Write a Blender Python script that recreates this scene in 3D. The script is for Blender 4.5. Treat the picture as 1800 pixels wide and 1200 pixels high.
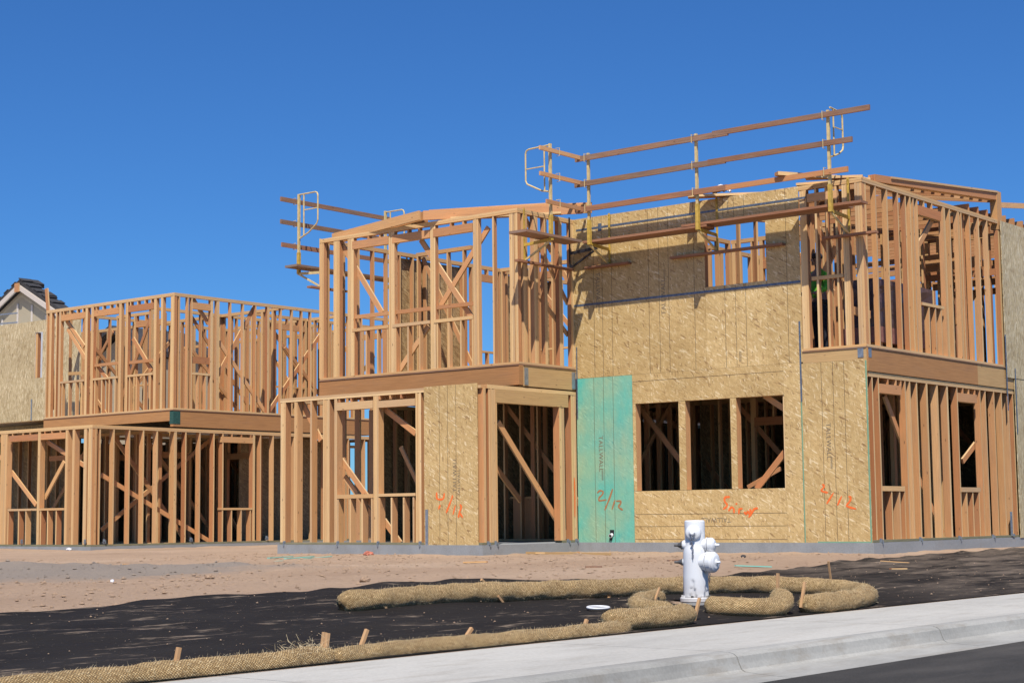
import bpy, bmesh, math, random
from mathutils import Vector, Matrix, noise
random.seed(7)
D = bpy.data
scene = bpy.context.scene
COL = scene.collection
for o in list(D.objects): D.objects.remove(o)

# ---------------------------------------------------------------- camera, sky, sun, exposure
cam_d = D.cameras.new('camera'); cam = D.objects.new('camera', cam_d); COL.objects.link(cam)
cR = Vector((0.7735032, 0.6337081, -0.01033653)); cU = Vector((0.07358582, -0.07359615, 0.99456962)); cF = Vector((-0.62950609, 0.77006341, 0.10355879))
cam.matrix_world = Matrix(((cR.x, cU.x, -cF.x, 0), (cR.y, cU.y, -cF.y, 0), (cR.z, cU.z, -cF.z, .457), (0, 0, 0, 1)))
cam_d.sensor_width = 36; cam_d.lens = 59.216; cam_d.clip_start = .1; cam_d.clip_end = 3000
scene.camera = cam
SUN = Vector((.38, -.51, 1.0)).normalized()
elev = math.asin(SUN.z); azim = math.atan2(SUN.x, SUN.y)
world = D.worlds.new("World"); scene.world = world; world.use_nodes = True
wn = world.node_tree.nodes; wl = world.node_tree.links
sky = wn.new('ShaderNodeTexSky'); sky.sky_type = 'NISHITA'; sky.sun_disc = False
sky.sun_elevation = elev; sky.sun_rotation = azim
sky.air_density = 1.0; sky.dust_density = 0.0; sky.ozone_density = 7.0; sky.altitude = 0
smul = wn.new('ShaderNodeMix'); smul.data_type = 'RGBA'; smul.blend_type = 'MULTIPLY'; smul.inputs[0].default_value = 1
smul.inputs[7].default_value = (.60, 1.16, 1.78, 1); wl.new(sky.outputs[0], smul.inputs[6]); wl.new(smul.outputs[2], wn['Background'].inputs[0]); wn['Background'].inputs[1].default_value = 0.056
sd = D.lights.new('sun', 'SUN'); sd.energy = 5.0; sd.angle = math.radians(.5); sd.color = (1.0, .955, .88)
so = D.objects.new('sun', sd); COL.objects.link(so); so.location = SUN*60
so.rotation_euler = (-SUN).to_track_quat('-Z', 'Y').to_euler()
scene.view_settings.view_transform = 'Standard'; scene.view_settings.look = 'None'
scene.view_settings.gamma = 1; scene.view_settings.use_curve_mapping = False
scene.view_settings.exposure = 0.12
scene.cycles.diffuse_bounces = 1; scene.cycles.max_bounces = 6

# ---------------------------------------------------------------- materials
def mat(name, rough=.8):
    m = D.materials.new(name); m.use_nodes = True
    b = m.node_tree.nodes['Principled BSDF']; b.inputs['Roughness'].default_value = rough
    return m, m.node_tree.nodes, m.node_tree.links, b
def ramp(n, stops, interp='LINEAR'):
    r = n.new('ShaderNodeValToRGB'); e = r.color_ramp.elements; r.color_ramp.interpolation = interp
    while len(e) < len(stops): e.new(.5)
    for i, (p, c) in enumerate(stops): e[i].position = p; e[i].color = (*c, 1) if len(c) == 3 else c
    return r
def mixc(n, l, a, b, f, mode='MIX'):
    m = n.new('ShaderNodeMix'); m.data_type = 'RGBA'; m.blend_type = mode
    for s, v in ((m.inputs[0], f), (m.inputs[6], a), (m.inputs[7], b)):
        if hasattr(v, 'is_linked') or hasattr(v, 'links'): l.new(v, s)
        elif isinstance(v, (tuple, list)): s.default_value = (*v, 1) if len(v) == 3 else v
        else: s.default_value = v
    return m.outputs[2]
def noise_t(n, l, vec, scale, detail=4, rough=.55, dist=0):
    t = n.new('ShaderNodeTexNoise'); t.inputs['Scale'].default_value = scale; t.inputs['Detail'].default_value = detail
    t.inputs['Roughness'].default_value = rough; t.inputs['Distortion'].default_value = dist
    if vec is not None: l.new(vec, t.inputs['Vector'])
    return t.outputs['Fac']
def mapping(n, l, vec, scale=(1, 1, 1), rot=(0, 0, 0)):
    m = n.new('ShaderNodeMapping'); m.inputs['Scale'].default_value = scale; m.inputs['Rotation'].default_value = rot
    l.new(vec, m.inputs['Vector']); return m.outputs[0]
def bump(n, l, b, h, strength, dist=.01):
    u = n.new('ShaderNodeBump'); u.inputs['Strength'].default_value = strength; u.inputs['Distance'].default_value = dist
    l.new(h, u.inputs['Height']); l.new(u.outputs[0], b.inputs['Normal'])
def uvn(n): return n.new('ShaderNodeUVMap').outputs[0]
def objn(n): return n.new('ShaderNodeTexCoord').outputs['Object']

def wood(name, tints, dark=.84, stain=.22, stain_col=(.30, .24, .18), knots=True):
    m, n, l, b = mat(name, .78)
    uv = uvn(n); g = n.new('ShaderNodeNewGeometry')
    rp = ramp(n, [(i/(len(tints)-1), c) for i, c in enumerate(tints)]); 
    oi = n.new('ShaderNodeObjectInfo'); rs = n.new('ShaderNodeMath'); rs.operation = 'MULTIPLY_ADD'; rs.inputs[1].default_value = 7.31
    l.new(oi.outputs['Random'], rs.inputs[0]); l.new(g.outputs['Random Per Island'], rs.inputs[2])
    rf_ = n.new('ShaderNodeMath'); rf_.operation = 'FRACT'; l.new(rs.outputs[0], rf_.inputs[0]); l.new(rf_.outputs[0], rp.inputs[0])
    gr = noise_t(n, l, mapping(n, l, uv, (1.3, 42, 1)), 1.6, 5, .65, .5)
    gc = ramp(n, [(.3, (dark, dark*.93, dark*.86)), (.62, (1.06, 1.04, 1.0))]); l.new(gr, gc.inputs[0])
    c = mixc(n, l, rp.outputs[0], gc.outputs[0], 1.0, 'MULTIPLY')
    st = noise_t(n, l, mapping(n, l, uv, (.9, 5, 1)), 1.4, 4)
    sr = ramp(n, [(.5, (0, 0, 0)), (.75, (stain,)*3)]); l.new(st, sr.inputs[0])
    c = mixc(n, l, c, stain_col, sr.outputs[0])
    if knots:
        v = n.new('ShaderNodeTexVoronoi'); v.inputs['Scale'].default_value = 1.0; l.new(mapping(n, l, uv, (3.2, 9, 1)), v.inputs['Vector'])
        kr = ramp(n, [(.05, (.75,)*3), (.11, (0,)*3)]); l.new(v.outputs['Distance'], kr.inputs[0])
        c = mixc(n, l, c, (.16, .075, .035), kr.outputs[0])
    l.new(c, b.inputs['Base Color']); bump(n, l, b, gr, .25, .004)
    return m
M = {}
M['wood'] = wood('fir_lumber', [(0.549, 0.241, 0.095), (0.686, 0.368, 0.156), (0.539, 0.221, 0.087), (0.725, 0.409, 0.186), (0.431, 0.168, 0.065), (0.608, 0.287, 0.114), (0.706, 0.409, 0.175), (0.470, 0.192, 0.076), (0.608, 0.344, 0.163), (0.647, 0.303, 0.122), (0.745, 0.434, 0.205), (0.519, 0.246, 0.106)])
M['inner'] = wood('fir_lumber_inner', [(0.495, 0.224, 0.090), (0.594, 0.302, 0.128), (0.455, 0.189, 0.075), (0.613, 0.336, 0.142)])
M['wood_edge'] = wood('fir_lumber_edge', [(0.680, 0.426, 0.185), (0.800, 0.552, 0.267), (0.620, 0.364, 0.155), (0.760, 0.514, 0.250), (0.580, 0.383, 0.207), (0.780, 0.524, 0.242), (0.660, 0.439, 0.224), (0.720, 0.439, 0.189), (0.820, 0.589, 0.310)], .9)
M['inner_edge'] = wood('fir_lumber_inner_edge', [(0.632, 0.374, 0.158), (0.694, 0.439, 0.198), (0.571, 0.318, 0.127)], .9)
M['beam'] = wood('laminated_beam', [(0.435, 0.209, 0.076), (0.491, 0.251, 0.098), (0.454, 0.219, 0.079)], .78, .3, (.32, .17, .09), False)
M['beam_pale'] = wood('pale_beam', [(0.543, 0.333, 0.141), (0.593, 0.392, 0.176)], .8, .2, (.4, .25, .14))
M['old'] = wood('weathered_plank', [(.30, .15, .085), (.36, .20, .12), (.27, .16, .10), (.33, .17, .09)], .55, .75, (.24, .20, .17))
M['red_old'] = wood('reddish_plank', [(.36, .16, .08), (.40, .19, .10)], .6, .4, (.22, .14, .10))
M['plate'] = wood('treated_plate', [(.22, .21, .12), (.28, .25, .15)], .6, .4, (.12, .16, .11))
M['stake'] = wood('stake_wood', [(.52, .30, .14), (.58, .36, .18)], .8, .2)

def osb(name, cols, tint=None, squeeze=1.0, rots=(-1.18, -.86, -1.42, -.5)):
    m, n, l, b = mat(name, .62)
    uv = uvn(n); layers = []
    for i, a in enumerate(rots):
        mp = n.new('ShaderNodeMapping'); mp.inputs['Rotation'].default_value = (0, 0, -a); mp.inputs['Location'].default_value = (i*3.7, i*1.9, 0)
        l.new(uv, mp.inputs['Vector'])
        mp2 = mapping(n, l, mp.outputs[0], (11*squeeze, 50*squeeze, 1))
        v = n.new('ShaderNodeTexVoronoi'); v.inputs['Scale'].default_value = 1.0; l.new(mp2, v.inputs['Vector'])
        layers.append(v.outputs['Color'])
    c = layers[0]
    for i in range(1, len(layers)):
        sp_ = n.new('ShaderNodeSeparateColor'); l.new(layers[i], sp_.inputs[0])
        fr = ramp(n, [(.56, (0,)*3), (.565, (1,)*3)]); l.new(sp_.outputs[2], fr.inputs[0])
        c = mixc(n, l, c, layers[i], fr.outputs[0])
    s = n.new('ShaderNodeSeparateColor'); l.new(c, s.inputs[0])
    r = ramp(n, cols); l.new(s.outputs[0], r.inputs[0])
    c2 = r.outputs[0]
    fine = noise_t(n, l, mapping(n, l, mapping(n, l, uv, (1, 1, 1), (0, 0, 1.15)), (14, 90, 1)), 1.6, 4)
    fr = ramp(n, [(.3, (.80, .77, .72)), (.7, (1.08, 1.07, 1.05))]); l.new(fine, fr.inputs[0])
    c2 = mixc(n, l, c2, fr.outputs[0], 1.0, 'MULTIPLY')
    oi = n.new('ShaderNodeObjectInfo'); pr_ = ramp(n, [(0, (.92, .90, .86)), (1, (1.03, 1.03, 1.03))]); l.new(oi.outputs['Random'], pr_.inputs[0]); c2 = mixc(n, l, c2, pr_.outputs[0], 1.0, 'MULTIPLY')
    big = noise_t(n, l, uv, 1.1, 3); br = ramp(n, [(.3, (.86, .84, .80)), (.7, (1.05, 1.05, 1.05))]); l.new(big, br.inputs[0])
    c2 = mixc(n, l, c2, br.outputs[0], 1.0, 'MULTIPLY')
    if tint:
        tn = noise_t(n, l, mapping(n, l, uv, (.9, .35, 1)), 2.2, 5, .6)
        tr = ramp(n, [(.32, (.62,)*3), (.62, (.93,)*3)]); l.new(tn, tr.inputs[0])
        tc = ramp(n, [(.0, tint[0]), (1.0, tint[1])]); tn2 = noise_t(n, l, uv, 1.3, 2)
        tcr = ramp(n, [(.35, tint[0]), (.65, tint[1])]); l.new(tn2, tcr.inputs[0])
        c3 = mixc(n, l, tcr.outputs[0], r.outputs[0], .18, 'MULTIPLY')
        c2 = mixc(n, l, c2, c3, tr.outputs[0])
    l.new(c2, b.inputs['Base Color']); l.new(s.outputs[1], b.inputs['Roughness'])
    rr = n.new('ShaderNodeMapRange'); rr.inputs['To Min'].default_value = .38; rr.inputs['To Max'].default_value = .75
    l.new(s.outputs[1], rr.inputs['Value']); l.new(rr.outputs[0], b.inputs['Roughness'])
    bump(n, l, b, s.outputs[2], .18, .003)
    return m
OC = [(0, (.38, .235, .10)), (.07, (.60, .41, .175)), (.5, (.70, .50, .225)), (.84, (.75, .55, .26)), (.93, (.83, .64, .35)), (1, (.95, .79, .50))]
M['osb'] = osb('strand_board', OC)
M['osb_side'] = osb('strand_board_grey', [(0, (.40, .30, .16)), (.3, (.58, .47, .27)), (.8, (.66, .55, .34)), (1, (.84, .74, .50))], None, .9, (-1.45, -1.65, -1.3, -1.75))
M['osb_green'] = osb('green_strand_board', OC, ((.26, .60, .42), (.07, .58, .50)))
M['osb_shaded'] = osb('strand_board_shaded', [(0, (.27, .17, .08)), (.5, (.42, .28, .13)), (1, (.60, .44, .23))])  # strand board darkened in colour so the rooms look shaded

def plain(name, col, rough=.6, metal=0, var=.0, scale=8, spec=None, coat=0):
    m, n, l, b = mat(name, rough); b.inputs['Metallic'].default_value = metal
    if var:
        f = noise_t(n, l, objn(n), scale, 5, .6)
        r = ramp(n, [(.3, tuple(c*(1-var) for c in col)), (.7, tuple(min(1, c*(1+var*.5)) for c in col))]); l.new(f, r.inputs[0])
        l.new(r.outputs[0], b.inputs['Base Color'])
    else: b.inputs['Base Color'].default_value = (*col, 1)
    if coat: b.inputs['Coat Weight'].default_value = coat
    return m
M['seam'] = plain('panel_gap', (.13, .085, .045), .9)
M['green_seam'] = plain('green_panel_edge', (.20, .38, .24), .8)
M['ink'] = plain('black_stamp_ink', (.24, .18, .11), .8)
M['spray'] = plain('orange_spray_paint', (.98, .19, .035), .6)
M['spray_dull'] = plain('rust_spray_paint', (.45, .20, .08), .6)
M['galv'] = plain('galvanized_steel', (.34, .38, .42), .45, .6, .3, 20)
M['strap'] = plain('blue_grey_steel_strap', (.17, .22, .29), .45, .5, .5, 25)
M['green_hw'] = plain('dark_green_connector', (.03, .10, .08), .6, 0, .4, 30)
M['yellow'] = plain('worn_yellow_paint', (.62, .40, .07), .5, 0, .35, 14)
M['cream'] = plain('pale_yellow_paint', (.70, .53, .24), .5, 0, .25, 14)
M['dark_bracket'] = plain('dark_bracket', (.02, .02, .025), .5)  # near-black colour for the rear bracket on the return wall
M['black_fab'] = plain('black_plastic', (.02, .02, .022), .5)
M['white_pvc'] = plain('white_plastic', (.78, .78, .78), .35)
M['teal'] = plain('teal_plastic', (.20, .62, .50), .5)
M['strawhair'] = plain('loose_straw', (.66, .53, .32), .8, 0, .4, 40)
M['nut'] = plain('grey_bronze', (.17, .16, .15), .5, .5, .4, 60)
M['chain'] = plain('grey_chain', (.34, .34, .36), .45, .6)
M['pit'] = plain('dark_wet_soil', (.035, .025, .018), .95, 0, .5, 30)
M['brick'] = plain('broken_brick', (.5, .16, .10), .9, 0, .3, 30)
M['lime'] = plain('lime_vest_cloth', (.22, .75, .06), .8, 0, .12, 9)
M['skin'] = plain('skin', (.45, .26, .18), .6)
M['trouser'] = plain('dark_work_trousers', (.03, .03, .04), .9)
M['helmet'] = plain('white_hard_hat', (.75, .75, .72), .35)
M['wrap'] = plain('dark_wrapped_bundle', (.075, .05, .06), .35, 0, .4, 6)
M['tilepk'] = plain('clay_red_packs', (.30, .13, .10), .8, 0, .3, 9)
M['stucco'] = plain('tan_stucco', (.40, .33, .22), .9, 0, .06, 3)
M['trim'] = plain('pale_trim', (.58, .50, .42), .7)
M['tile'] = plain('dark_roof_tile', (.045, .042, .042), .8, 0, .5, 3)
M['white_wall'] = plain('white_wrap', (.70, .72, .74), .7, 0, .08, 4)
M['paper'] = plain('white_plastic_sheet', (.8, .8, .82), .5)

def hydrant_mat():
    m, n, l, b = mat('white_enamel', .32)
    f = noise_t(n, l, objn(n), 9, 6, .65)
    r = ramp(n, [(.28, (.66, .66, .66)), (.42, (.80, .80, .80))]); l.new(f, r.inputs[0])
    sx = n.new('ShaderNodeSeparateXYZ'); l.new(objn(n), sx.inputs[0])
    mr = n.new('ShaderNodeMapRange'); mr.inputs['From Min'].default_value = .02; mr.inputs['From Max'].default_value = .22; mr.inputs['To Min'].default_value = .62; mr.inputs['To Max'].default_value = .0; l.new(sx.outputs['Z'], mr.inputs['Value'])
    gm = n.new('ShaderNodeMath'); gm.operation = 'MULTIPLY'; l.new(mr.outputs[0], gm.inputs[0]); l.new(noise_t(n, l, objn(n), 22, 6, .75), gm.inputs[1])
    c = mixc(n, l, r.outputs[0], (.36, .27, .18), gm.outputs[0])
    ch = noise_t(n, l, objn(n), 34, 3, .6); chr_ = ramp(n, [(.76, (0,)*3), (.77, (.7,)*3)]); l.new(ch, chr_.inputs[0])
    c = mixc(n, l, c, (.22, .14, .09), chr_.outputs[0]); l.new(c, b.inputs['Base Color'])
    b.inputs['Coat Weight'].default_value = .15
    bump(n, l, b, noise_t(n, l, objn(n), 60, 3), .12, .003); return m
M['hydrant'] = hydrant_mat()

def concrete(name, col, dirt=.35, sc=1.0):
    m, n, l, b = mat(name, .88)
    o = objn(n)
    f = noise_t(n, l, mapping(n, l, o, (1.2, .35, 1)), 1.1*sc, 6, .6)
    r = ramp(n, [(.3, tuple(c*(1-dirt*.5) for c in col)), (.6, col)]); l.new(f, r.inputs[0])
    g = noise_t(n, l, o, 45, 4, .7); gr = ramp(n, [(.3, (.86,)*3), (.7, (1.06,)*3)]); l.new(g, gr.inputs[0])
    c = mixc(n, l, r.outputs[0], gr.outputs[0], 1.0, 'MULTIPLY')
    s = noise_t(n, l, mapping(n, l, o, (2.5, .55, 1)), 2.4, 7, .7); sr = ramp(n, [(.52, (0,)*3), (.72, (dirt,)*3)]); l.new(s, sr.inputs[0])
    c = mixc(n, l, c, (.23, .19, .14), sr.outputs[0])
    l.new(c, b.inputs['Base Color']); bump(n, l, b, g, .35, .003); return m
M['walk'] = concrete('sidewalk_concrete', (.50, .475, .42), .45)
M['curb'] = concrete('curb_concrete', (.40, .385, .345), .75, 1.6)
M['slab'] = concrete('foundation_concrete', (.33, .34, .34), .35, 2)

def asphalt():
    m, n, l, b = mat('asphalt', .92); o = objn(n); b.inputs['Specular IOR Level'].default_value = .15
    g = noise_t(n, l, o, 120, 3, .8); r = ramp(n, [(.35, (.030, .028, .026)), (.62, (.062, .058, .053)), (.74, (.16, .155, .15))]); l.new(g, r.inputs[0])
    s = noise_t(n, l, mapping(n, l, o, (1, .3, 1)), 2.0, 5); sr = ramp(n, [(.45, (0,)*3), (.8, (.5,)*3)]); l.new(s, sr.inputs[0])
    c = mixc(n, l, r.outputs[0], (.14, .125, .11), sr.outputs[0])
    l.new(c, b.inputs['Base Color']); bump(n, l, b, g, .7, .006); return m
M['asphalt'] = asphalt()

def dirt():
    m, n, l, b = mat('graded_dirt', .95); o = objn(n)
    f = noise_t(n, l, mapping(n, l, o, (1, .5, 1)), .55, 7, .6)
    r = ramp(n, [(.3, (.45, .295, .185)), (.55, (.54, .365, .235)), (.75, (.60, .425, .285))]); l.new(f, r.inputs[0])
    g = noise_t(n, l, o, 16, 7, .75); gr = ramp(n, [(.28, (.6,)*3), (.42, (.95,)*3), (.6, (1.02,)*3), (.75, (1.15,)*3)]); l.new(g, gr.inputs[0])
    c = mixc(n, l, r.outputs[0], gr.outputs[0], 1.0, 'MULTIPLY')
    # grey gravelly patch at the left of the yard
    sub = n.new('ShaderNodeVectorMath'); sub.operation = 'SUBTRACT'; l.new(o, sub.inputs[0]); sub.inputs[1].default_value = (-16.2, 12.3, -.17)
    sc = n.new('ShaderNodeVectorMath'); sc.operation = 'MULTIPLY'; l.new(sub.outputs[0], sc.inputs[0]); sc.inputs[1].default_value = (.5, .27, 0)
    ln = n.new('ShaderNodeVectorMath'); ln.operation = 'LENGTH'; l.new(sc.outputs[0], ln.inputs[0])
    ad = n.new('ShaderNodeMath'); ad.operation = 'ADD'; l.new(ln.outputs['Value'], ad.inputs[0]); l.new(noise_t(n, l, o, 1.6, 6, .7), ad.inputs[1])
    pr = ramp(n, [(.7, (.75,)*3), (1.0, (0,)*3)])
    mr = n.new('ShaderNodeMath'); mr.operation = 'MULTIPLY'; mr.inputs[1].default_value = .7; l.new(ad.outputs[0], mr.inputs[0]); l.new(mr.outputs[0], pr.inputs[0])
    c = mixc(n, l, c, (.29, .255, .215), pr.outputs[0])
    l.new(c, b.inputs['Base Color'])
    b2 = n.new('ShaderNodeMath'); b2.operation = 'ADD'; l.new(g, b2.inputs[0]); l.new(noise_t(n, l, o, 60, 4, .7), b2.inputs[1])
    bump(n, l, b, b2.outputs[0], 1.0, .03); return m
M['dirt'] = dirt()
def fabric():
    m, n, l, b = mat('black_ground_cloth', .85); o = objn(n); b.inputs['Specular IOR Level'].default_value = .12
    f = noise_t(n, l, mapping(n, l, o, (1, .45, 1)), 1.2, 6, .65)
    r = ramp(n, [(.3, (.014, .0115, .010)), (.7, (.026, .022, .0185))]); l.new(f, r.inputs[0])
    d = noise_t(n, l, mapping(n, l, o, (4.2, .9, 1)), 1.7, 7, .72)
    dr = ramp(n, [(.57, (0,)*3), (.70, (.75,)*3)]); l.new(d, dr.inputs[0])
    c = mixc(n, l, r.outputs[0], (.33, .25, .18), dr.outputs[0])
    # soil washed over the far right stretch
    sx = n.new('ShaderNodeSeparateXYZ'); l.new(o, sx.inputs[0])
    mr = n.new('ShaderNodeMapRange'); mr.inputs['From Min'].default_value = 15.5; mr.inputs['From Max'].default_value = 20; mr.inputs['To Max'].default_value = .5; l.new(sx.outputs['Y'], mr.inputs['Value'])
    dd = noise_t(n, l, mapping(n, l, o, (2.2, .5, 1)), 1.3, 6, .7); ddr = ramp(n, [(.4, (0,)*3), (.62, (1,)*3)]); l.new(dd, ddr.inputs[0])
    mm = n.new('ShaderNodeMath'); mm.operation = 'MULTIPLY'; l.new(mr.outputs[0], mm.inputs[0]); l.new(ddr.outputs[0], mm.inputs[1])
    c = mixc(n, l, c, (.26, .20, .15), mm.outputs[0])
    sp = noise_t(n, l, o, 55, 2, .5); spr = ramp(n, [(.73, (0,)*3), (.76, (.9,)*3)]); l.new(sp, spr.inputs[0])
    c = mixc(n, l, c, (.42, .34, .25), spr.outputs[0])
    l.new(c, b.inputs['Base Color']); bump(n, l, b, noise_t(n, l, o, 7, 5, .6), .6, .03); return m
M['fabric'] = fabric()
def straw():
    m, n, l, b = mat('straw_in_netting', .9); uv = uvn(n)
    fib = noise_t(n, l, mapping(n, l, mapping(n, l, uv, (1, 1, 1), (0, 0, -.75)), (16, 90, 1)), 1.3, 5, .7, .4)
    fib2 = noise_t(n, l, mapping(n, l, mapping(n, l, uv, (1, 1, 1), (0, 0, .6)), (18, 90, 1)), 1.3, 4, .7, .4)
    ad = n.new('ShaderNodeMath'); ad.operation = 'ADD'; l.new(fib, ad.inputs[0]); l.new(fib2, ad.inputs[1])
    r = ramp(n, [(.395, (.13, .08, .035)), (.455, (.46, .33, .16)), (.525, (.74, .59, .33)), (.60, (1.0, .87, .58))])
    hf = n.new('ShaderNodeMath'); hf.operation = 'MULTIPLY'; hf.inputs[1].default_value = .5; l.new(ad.outputs[0], hf.inputs[0]); l.new(hf.outputs[0], r.inputs[0])
    # net strands: two families of diagonal lines
    net = None
    for a in (.75, -.75):
        mp = mapping(n, l, uv, (1, 1, 1), (0, 0, a)); w = n.new('ShaderNodeTexWave'); w.inputs['Scale'].default_value = 21; w.inputs['Distortion'].default_value = 1.2; w.inputs['Detail'].default_value = 1
        l.new(mp, w.inputs['Vector']); wr = ramp(n, [(.78, (0,)*3), (.93, (1,)*3)]); l.new(w.outputs['Fac'], wr.inputs[0])
        if net is None: net = wr.outputs[0]
        else: net = mixc(n, l, net, wr.outputs[0], 1.0, 'LIGHTEN')
    c = mixc(n, l, r.outputs[0], (.27, .18, .09), net)
    bg = noise_t(n, l, uv, 3.0, 3); bgr = ramp(n, [(.3, (.78,)*3), (.7, (1.1,)*3)]); l.new(bg, bgr.inputs[0])
    c = mixc(n, l, c, bgr.outputs[0], 1.0, 'MULTIPLY')
    c = mixc(n, l, c, (1.12, .98, .80), 1.0, 'MULTIPLY')
    l.new(c, b.inputs['Base Color'])
    sb = n.new('ShaderNodeMath'); sb.operation = 'SUBTRACT'; l.new(hf.outputs[0], sb.inputs[0])
    bw = n.new('ShaderNodeRGBToBW'); l.new(net, bw.inputs[0]); ms = n.new('ShaderNodeMath'); ms.operation = 'MULTIPLY'; ms.inputs[1].default_value = .35
    l.new(bw.outputs[0], ms.inputs[0]); l.new(ms.outputs[0], sb.inputs[1])
    bump(n, l, b, sb.outputs[0], 1.0, .03); return m
M['straw'] = straw()

# ---------------------------------------------------------------- mesh helpers
class MB:
    def __init__(s): s.v = []; s.f = []; s.uv = []; s.mi = []
    def quad(s, pts, uvs=None, mi=0):
        b = len(s.v); s.v += [tuple(p) for p in pts]; s.f.append(tuple(range(b, b+len(pts)))); s.mi.append(mi)
        s.uv.append(uvs or [(0, 0)]*len(pts))
    def box(s, c, a, h, mi=0, rnd=True, jit=0):
        """c centre, a three unit axes, h half sizes; UV runs along the longest axis"""
        c = Vector(c); a = [Vector(x) for x in a]
        b = len(s.v)
        for i in range(8):
            sg = (1 if i & 1 else -1, 1 if i & 2 else -1, 1 if i & 4 else -1)
            s.v.append(tuple(c + a[0]*h[0]*sg[0] + a[1]*h[1]*sg[1] + a[2]*h[2]*sg[2]))
        li = max(range(3), key=lambda k: h[k]); ou, ov = (random.random()*60, random.random()*60) if rnd else (0, 0)
        for f, k in (((0, 4, 6, 2), 0), ((1, 3, 7, 5), 0), ((0, 1, 5, 4), 1), ((2, 6, 7, 3), 1), ((0, 2, 3, 1), 2), ((4, 5, 7, 6), 2)):
            oth = [q for q in range(3) if q != li]; wide = max(oth, key=lambda q: h[q])
            s.f.append(tuple(b+i for i in f)); s.mi.append(mi + (100 if k == wide and k != li else 0))
            o = [q for q in range(3) if q != k]
            if li in o and o[1] == li: o = [o[1], o[0]]
            us = []
            for i in f:
                sg = (1 if i & 1 else -1, 1 if i & 2 else -1, 1 if i & 4 else -1)
                us.append((ou + sg[o[0]]*h[o[0]] + (7*k), ov + sg[o[1]]*h[o[1]] + 3*k))
            s.uv.append(us)
    def board(s, a, b, n, w, t, mi=0):
        """board from a to b; n = direction of its thickness t, w = its width"""
        a = Vector(a); b = Vector(b); d = (b-a); L = d.length; d.normalize(); n = Vector(n); n = (n - d*n.dot(d)).normalized(); u = d.cross(n)
        s.box((a+b)/2, (d, u, n), (L/2, w/2, t/2), mi)
    def tube(s, pts, r, seg=8, mi=0, cap=True, closed=False, rr=None):
        pts = [Vector(p) for p in pts]; N = len(pts); b = len(s.v); prev = None; acc = 0
        for i, p in enumerate(pts):
            if closed: d = pts[(i+1) % N]-pts[i-1]
            else: d = (pts[min(i+1, N-1)]-pts[max(i-1, 0)])
            d.normalize()
            ref = prev if prev is not None else (Vector((0, 0, 1)) if abs(d.z) < .9 else Vector((1, 0, 0)))
            u = (ref - d*ref.dot(d)).normalized(); w = d.cross(u); prev = u
            q = rr(i, N) if rr else r
            for k in range(seg):
                an = 2*math.pi*k/seg; s.v.append(tuple(p + (u*math.cos(an)+w*math.sin(an))*q))
        m = N if closed else N-1
        for i in range(m):
            for k in range(seg):
                j = (i+1) % N
                s.f.append((b+i*seg+k, b+i*seg+(k+1) % seg, b+j*seg+(k+1) % seg, b+j*seg+k)); s.mi.append(mi)
                s.uv.append([(i*.1, k*r), (i*.1, (k+1)*r), ((i+1)*.1, (k+1)*r), ((i+1)*.1, k*r)])
        if cap and not closed:
            s.f.append(tuple(b+k for k in range(seg))[::-1]); s.mi.append(mi); s.uv.append([(0, 0)]*seg)
            s.f.append(tuple(b+(N-1)*seg+k for k in range(seg))); s.mi.append(mi); s.uv.append([(0, 0)]*seg)
    def lathe(s, c, axis, prof, seg=32, mi=0, fn=None):
        """prof: list of (distance along axis, radius)"""
        c = Vector(c); d = Vector(axis).normalized(); u = d.orthogonal().normalized(); w = d.cross(u); b = len(s.v)
        for i, (h, r) in enumerate(prof):
            for k in range(seg):
                an = 2*math.pi*k/seg; q = r*(fn(h, an) if fn else 1)
                s.v.append(tuple(c + d*h + (u*math.cos(an)+w*math.sin(an))*q))
        for i in range(len(prof)-1):
            for k in range(seg):
                s.f.append((b+i*seg+k, b+i*seg+(k+1) % seg, b+(i+1)*seg+(k+1) % seg, b+(i+1)*seg+k)); s.mi.append(mi); s.uv.append([(0, 0)]*4)
        s.f.append(tuple(b+k for k in range(seg))[::-1]); s.mi.append(mi); s.uv.append([(0, 0)]*seg)
        s.f.append(tuple(b+(len(prof)-1)*seg+k for k in range(seg))); s.mi.append(mi); s.uv.append([(0, 0)]*seg)
    def build(s, name, mats, parent=None, origin=None, smooth=False, label=None, kind=None):
        org = Vector(origin) if origin is not None else (parent.location.copy() if parent is not None else Vector((0, 0, 0)))
        if parent is not None and parent.parent is not None: org = org + parent.parent.location if origin is None else org
        me = D.meshes.new(name); me.from_pydata([tuple(Vector(v)-org) for v in s.v], [], s.f)
        ul = me.uv_layers.new(name='UVMap'); k = 0; flat = []
        for u in s.uv:
            for q in u: flat += [q[0], q[1]]
        ul.data.foreach_set('uv', flat)
        ml = list(mats) if isinstance(mats, (list, tuple)) else [mats]; nm = len(ml)
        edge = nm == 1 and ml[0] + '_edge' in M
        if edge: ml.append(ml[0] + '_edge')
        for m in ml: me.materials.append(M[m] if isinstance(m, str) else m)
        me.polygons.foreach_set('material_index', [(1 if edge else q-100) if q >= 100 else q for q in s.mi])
        if smooth: me.polygons.foreach_set('use_smooth', [True]*len(me.polygons))
        me.update()
        o = D.objects.new(name, me); COL.objects.link(o)
        if parent is not None: o.parent = parent
        else: o.location = org
        if label: o['label'] = label
        if kind: o['kind'] = kind
        return o
def thing(name, label, cat, loc=(0, 0, 0), group=None):
    o = D.objects.new(name, None); COL.objects.link(o); o.empty_display_size = .2
    o.location = loc; o['label'] = label; o['category'] = cat
    if group: o['group'] = group
    return o
def tag(o, label, cat, group=None):
    o['label'] = label; o['category'] = cat
    if group: o['group'] = group
    return o
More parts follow.
